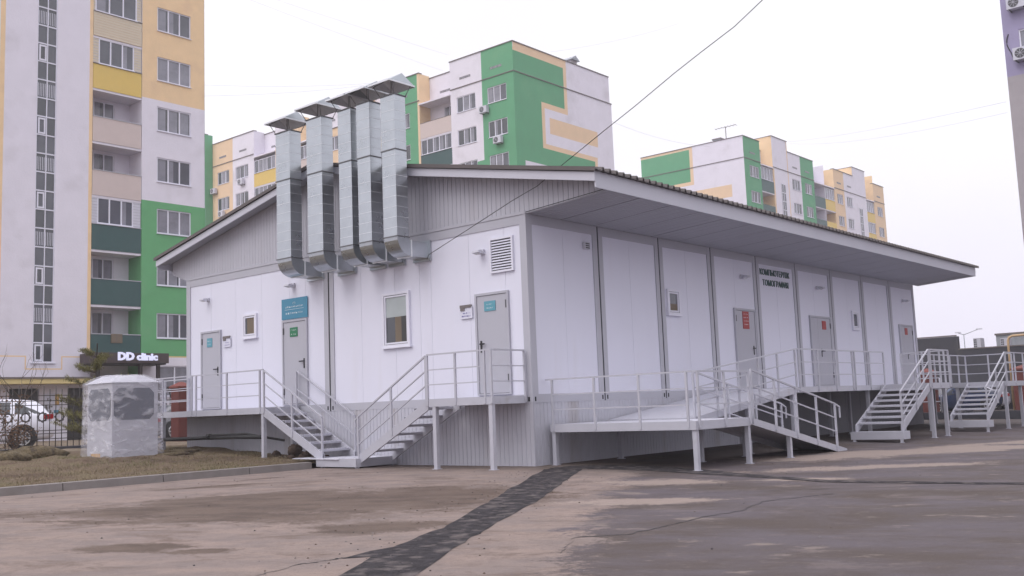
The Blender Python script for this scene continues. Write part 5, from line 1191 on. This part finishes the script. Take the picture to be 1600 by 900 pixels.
    t.rotation_euler = (0, 0, rot); t.scale = (sc_, sc_, sc_)
    return t
car('parked_car', (-3.27, 26.03, .42), R(-20), 'car_white', 'white minivan parked behind the iron fence, rear towards the booth', 1.08)
car('parked_car', (11.0, 28.5, .40), R(200), 'car_grey', 'dark car seen under the long platform behind the fence', 1.0, False)
car('parked_car', (37.6, 5.9, .0), R(-42), 'car_blue', 'dark blue car seen through the steps behind the pillars', 1.0, False)
car('parked_car', (42.5, 7.2, .0), R(-60), 'car_white', 'white car parked just behind the blue car', 1.0, False)

# ---------------------------------------------------------------- pipe, soil, sod
mb = MB(); pts = [(-1.15, 12.9, .68), (-1.1, 11.6, .70), (-1.0, 10.0, .72), (-.98, 8.6, .73), (-.95, 7.6, .72)]; mb.tube(pts, .05, 10, 'rubber'); mb.tube([(-1.03, 9.8, .78), (-.97, 8.2, .80), (-.6, 7.2, .62)], .028, 8, 'rubber'); mb.cyl((-1.0, 9.75, .75), (0, 1, 0), .075, .12, 10, 'rubber')
solo('black_pipe', mb, 'black insulated pipe hung under the long platform', 'pipe')
def lump(c, rx, ry, rz_, seed, m):
    r = random.Random(seed); mb = MB(); n, k = 14, 8; V = []
    ph = [r.uniform(0, 6) for _ in range(6)]
    for j in range(k+1):
        th = math.pi*j/k; row = []
        for i in range(n):
            a = 2*math.pi*i/n; f = 1+.16*math.sin(3*a+ph[0])*math.sin(th*2+ph[1])+.12*math.sin(5*a+ph[2]+th*3)+r.uniform(-.07, .07)
            row.append((c[0]+rx*f*math.sin(th)*math.cos(a), c[1]+ry*f*math.sin(th)*math.sin(a), c[2]+rz_*f*math.cos(th)))
        V.append(row)
    for row in V: mb.v += row
    q = mb.mi(m)
    for j in range(k):
        for i in range(n): mb.f.append([j*n+i, j*n+(i+1) % n, (j+1)*n+(i+1) % n, (j+1)*n+i][::-1]); mb.m.append(q); mb.sm.append(True)
    return mb
rk = random.Random(4)
for i, (x, y, s) in enumerate([(-.5, 6.95, .14), (-.35, 6.7, .11), (-.6, 6.5, .09), (-.28, 7.0, .10), (-.45, 6.25, .08), (-.3, 6.0, .07), (-.4, 7.8, .09), (-.75, 6.75, .07)]):
    z = lz(x, y); k = solo('soil_clod', lump((x, y, z+s*.45+(.12 if i in (0,) else 0)), s*1.2, s, s*.9, i+40, 'soil'), ['largest clod of earth, lying on top of the heap by the left stairs', 'second largest dark clod, just below the largest one', 'clod of earth at the front of the heap by the left stairs', 'rounded clod at the back of the heap against the wall', 'small clod of earth nearest the low step platform but one', 'small clod of earth nearest the low step platform', 'single clod lying left of the leg of the long platform', 'smallest clod at the foot of the heap towards the lawn'][i], 'clod', 'clods of earth against the wall')
for i, (x, y, rx, ry, h, lb) in enumerate([(-6.1, 11.1, .5, .22, .17, 'leftmost low mound of dug-up turf under the bare shrub'), (-5.2, 11.4, .5, .2, .17, 'second mound of dug-up turf from the left'), (-4.2, 12.2, .7, .22, .2, 'longest mound of turf, touching the wrapped booth'), (-7.2, 10.9, .5, .25, .12, 'mound of turf at the left edge of the picture'), (-2.0, 9.7, .5, .12, .06, 'thin strip of torn turf right of the booth'), (-1.5, 10.3, .6, .16, .07, 'torn turf heap between the booth and the platform leg')]):
    solo('turf_mound', lump((x, y, lz(x, y)+h*.3), rx, ry, h, i+60, 'sod'), lb, 'turf', 'mounds of turf on the lawn')
mb = MB(); mb.box(-9, 3, 18.6, 19.0, .3, .52, 'wall_dark'); solo('dark_kerb', mb, 'low dark border running below the iron fence', 'border')

# ---------------------------------------------------------------- plants
def branch_tree(mb, p, d, ln, r, depth, rnd, m, tips, bend=.35, kids=3):
    pts = [p]; q = Vector(p); dd = Vector(d).normalized()
    for i in range(4):
        dd = (dd+Vector((rnd.uniform(-1, 1), rnd.uniform(-1, 1), rnd.uniform(-.4, .9)))*bend*.3).normalized(); q = q+dd*ln/4; pts.append(tuple(q))
    mb.tube(pts, r, 5, m, r2=r*.45)
    tips.append((pts[-1], dd)); tips.append((pts[2], dd))
    if depth > 0:
        for i in range(kids):
            s = pts[rnd.choice([2, 3, 4])]; nd = (dd+Vector((rnd.uniform(-1, 1), rnd.uniform(-1, 1), rnd.uniform(-.2, .9)))*.9).normalized()
            branch_tree(mb, s, nd, ln*rnd.uniform(.55, .8), r*.5, depth-1, rnd, m, tips, bend, kids)
# bare sapling in front of block A
t = thing('bare_sapling', (-.2, 22.6, .42), 'thin leafless sapling behind the white minivan', 'tree'); rnd = random.Random(12); mb = MB(); tips = []
mb.tube([(-.2, 22.6, .4), (-.15, 22.6, 1.4), (-.1, 22.6, 2.2)], .035, 6, 'bark', r2=.02); part('trunk', mb, t)
mb = MB()
for d in ((.5, 0, 1), (-.6, .1, .8), (.1, .3, 1.2), (-.9, -.2, .7), (.9, 0, .6)): branch_tree(mb, (-.12, 22.6, 2.0+rnd.uniform(-.3, .2)), d, 1.1, .016, 2, rnd, 'bark', tips, .5, 2)
part('branches', mb, t)
# shrub with withered leaves at the left edge
def shrub(x, y, n, h, label, seed):
    t = thing('withered_shrub', (x, y, lz(x, y)), label, 'shrub'); rnd = random.Random(seed); mb = MB(); tips = []
    for i in range(n): branch_tree(mb, (x+rnd.uniform(-.2, .2), y+rnd.uniform(-.2, .2), lz(x, y)-.03), (rnd.uniform(-.6, .6), rnd.uniform(-.6, .6), 1), h*rnd.uniform(.5, .8), .012, 2, rnd, 'bark', tips, .5, 3)
    part('branches', mb, t); lf = MB()
    for (p, d) in tips:
        for k in range(3):
            c = Vector(p)+Vector((rnd.gauss(0, .04), rnd.gauss(0, .04), rnd.gauss(0, .04))); a = Vector((rnd.uniform(-1, 1), rnd.uniform(-1, 1), rnd.uniform(-1, 1))).normalized()*.032; b = a.cross(Vector((rnd.uniform(-1, 1), rnd.uniform(-1, 1), rnd.uniform(-1, 1)))).normalized()*.02
            lf.face([c-a, c+b, c+a, c-b], 'dry_leaf')
    part('leaves', lf, t)
shrub(-4.95, 13.0, 8, 1.2, 'brown withered shrub at the left edge in front of the fence', 31)
shrub(-4.35, 13.3, 5, .8, 'smaller brown withered shrub left of the booth', 33)
# small pine behind the booth
t = thing('pine_tree', (-1.1, 15.5, .42), 'small yellowish pine rising behind the wrapped booth', 'tree'); mb = MB(); rnd = random.Random(8)
mb.tube([(-1.0, 15.5, .4), (-1.05, 15.5, 1.8), (-1.0, 15.5, 3.5)], .07, 7, 'bark', r2=.02); part('trunk', mb, t)
bm_ = MB(); nd = MB()
def pine_limb(z0, az, ln):
    p = Vector((-1.03, 15.5, z0)); pts = [p]; d = Vector((math.cos(az), math.sin(az), .12))
    for i in range(6): p = p+d*ln/6; d = Vector((d.x, d.y, d.z+.05)); pts.append(p.copy())
    bm_.tube([tuple(q) for q in pts], .018, 5, 'bark', r2=.006)
    for i in range(2, 7):
        for s in range(8):
            c0 = pts[i]+Vector((rnd.gauss(0, .05), rnd.gauss(0, .05), rnd.gauss(0, .03)))
            tw = (d+Vector((rnd.uniform(-1, 1), rnd.uniform(-1, 1), rnd.uniform(-.2, .8)))).normalized()*rnd.uniform(.08, .16)
            for q in range(9):
                f = q/8; c = c0+tw*f; v = (tw.normalized()*.6+Vector((rnd.uniform(-1, 1), rnd.uniform(-1, 1), rnd.uniform(-1, 1)))).normalized()*.085; w_ = v.cross(Vector((0, 0, 1))).normalized()*.009
                nd.face([c-w_, c+w_, c+v], 'needle')
for (z0, n, ln) in ((3.1, 4, .35), (2.75, 6, .55), (2.2, 6, .8), (1.75, 6, .95), (1.3, 7, 1.0), (.95, 6, 1.0)):
    for i in range(n): pine_limb(z0+rnd.uniform(-.1, .1), rnd.uniform(0, 6.28), ln*rnd.uniform(.75, 1.15))
part('branches', bm_, t); part('needles', nd, t)

# ---------------------------------------------------------------- cables in the air
mb = MB(); pts = [(-.28, 2.55, 4.42), (-.3, 2.47, 4.5), (-.3, 1.42, 4.84), (-.3, .08, 5.28), (-.32, -.6, 5.46), (-.42, -1.24, 5.70), (-.45, -2.32, 6.17), (-.45, -3.05, 6.49), (-.45, -3.88, 6.88), (-.4, -4.41, 7.14), (-.35, -5.04, 7.43), (-.3, -5.56, 7.76), (-.2, -7.0, 8.8), (0, -12, 11.5)]
mb.tube(pts, .007, 6, 'cable_black'); solo('overhead_cable', mb, 'black cable running from the rightmost duct up across the sky', 'cable', org=(-.28, 2.55, 4.42))
def air_cable(a, b, sag, label, r=.007, m='cable_grey'):
    a = Vector(a); b = Vector(b); n = 20; mb = MB()
    mb.tube([tuple(a+(b-a)*i/n-Vector((0, 0, sag*4*(i/n)*(1-i/n)))) for i in range(n+1)], r, 4, m); solo('overhead_cable', mb, label, 'cable')
air_cable((16, 44.5, 22.3), (43.85, 51.9, 30.3), .35, 'upper of the two level wires between the left block and the central roof')
air_cable((16, 45.5, 21.6), (43.85, 48.6, 29.8), .5, 'lower of the two level wires between the left block and the central roof')
air_cable((15, 45.3, 31.1), (43.9, 44.7, 29.55), .15, 'thin wire descending to the left roof edge of the central block')
air_cable((15, 45.8, 31.55), (43.9, 43.9, 30.7), .15, 'thin wire just above another wire over the central block roof')
air_cable((48.9, 37, 30.4), (70, 37, 38.6), .3, 'thin wire rising right from the corner of the central block')
air_cable((57.2, 37.2, 26.2), (82, 41, 28.9), .5, 'thin wire between the central block and the farther block', .012)
air_cable((93.3, 37, 30.6), (33, -1.1, 14.0), .25, 'upper thin wire between the farther block and the violet tower', .007)
air_cable((93.3, 37, 30.4), (33, -1.1, 13.5), .55, 'lower thin wire between the farther block and the violet tower', .006)

# ---------------------------------------------------------------- haze
mb = MB(); mb.box(-160, 260, -160, 200, -3, 60, 'panel_white'); hz = part('haze', mb); hz['kind'] = 'stuff'
hm = bpy.data.materials.new('haze'); hm.use_nodes = True; q = hm.node_tree; q.nodes.clear(); o_ = q.nodes.new('ShaderNodeOutputMaterial'); pv = q.nodes.new('ShaderNodeVolumePrincipled'); q.links.new(pv.outputs[0], o_.inputs['Volume'])
pv.inputs['Color'].default_value = (.97, .96, 1, 1); pv.inputs['Density'].default_value = .0009; pv.inputs['Anisotropy'].default_value = .2
hz.data.materials.clear(); hz.data.materials.append(hm)
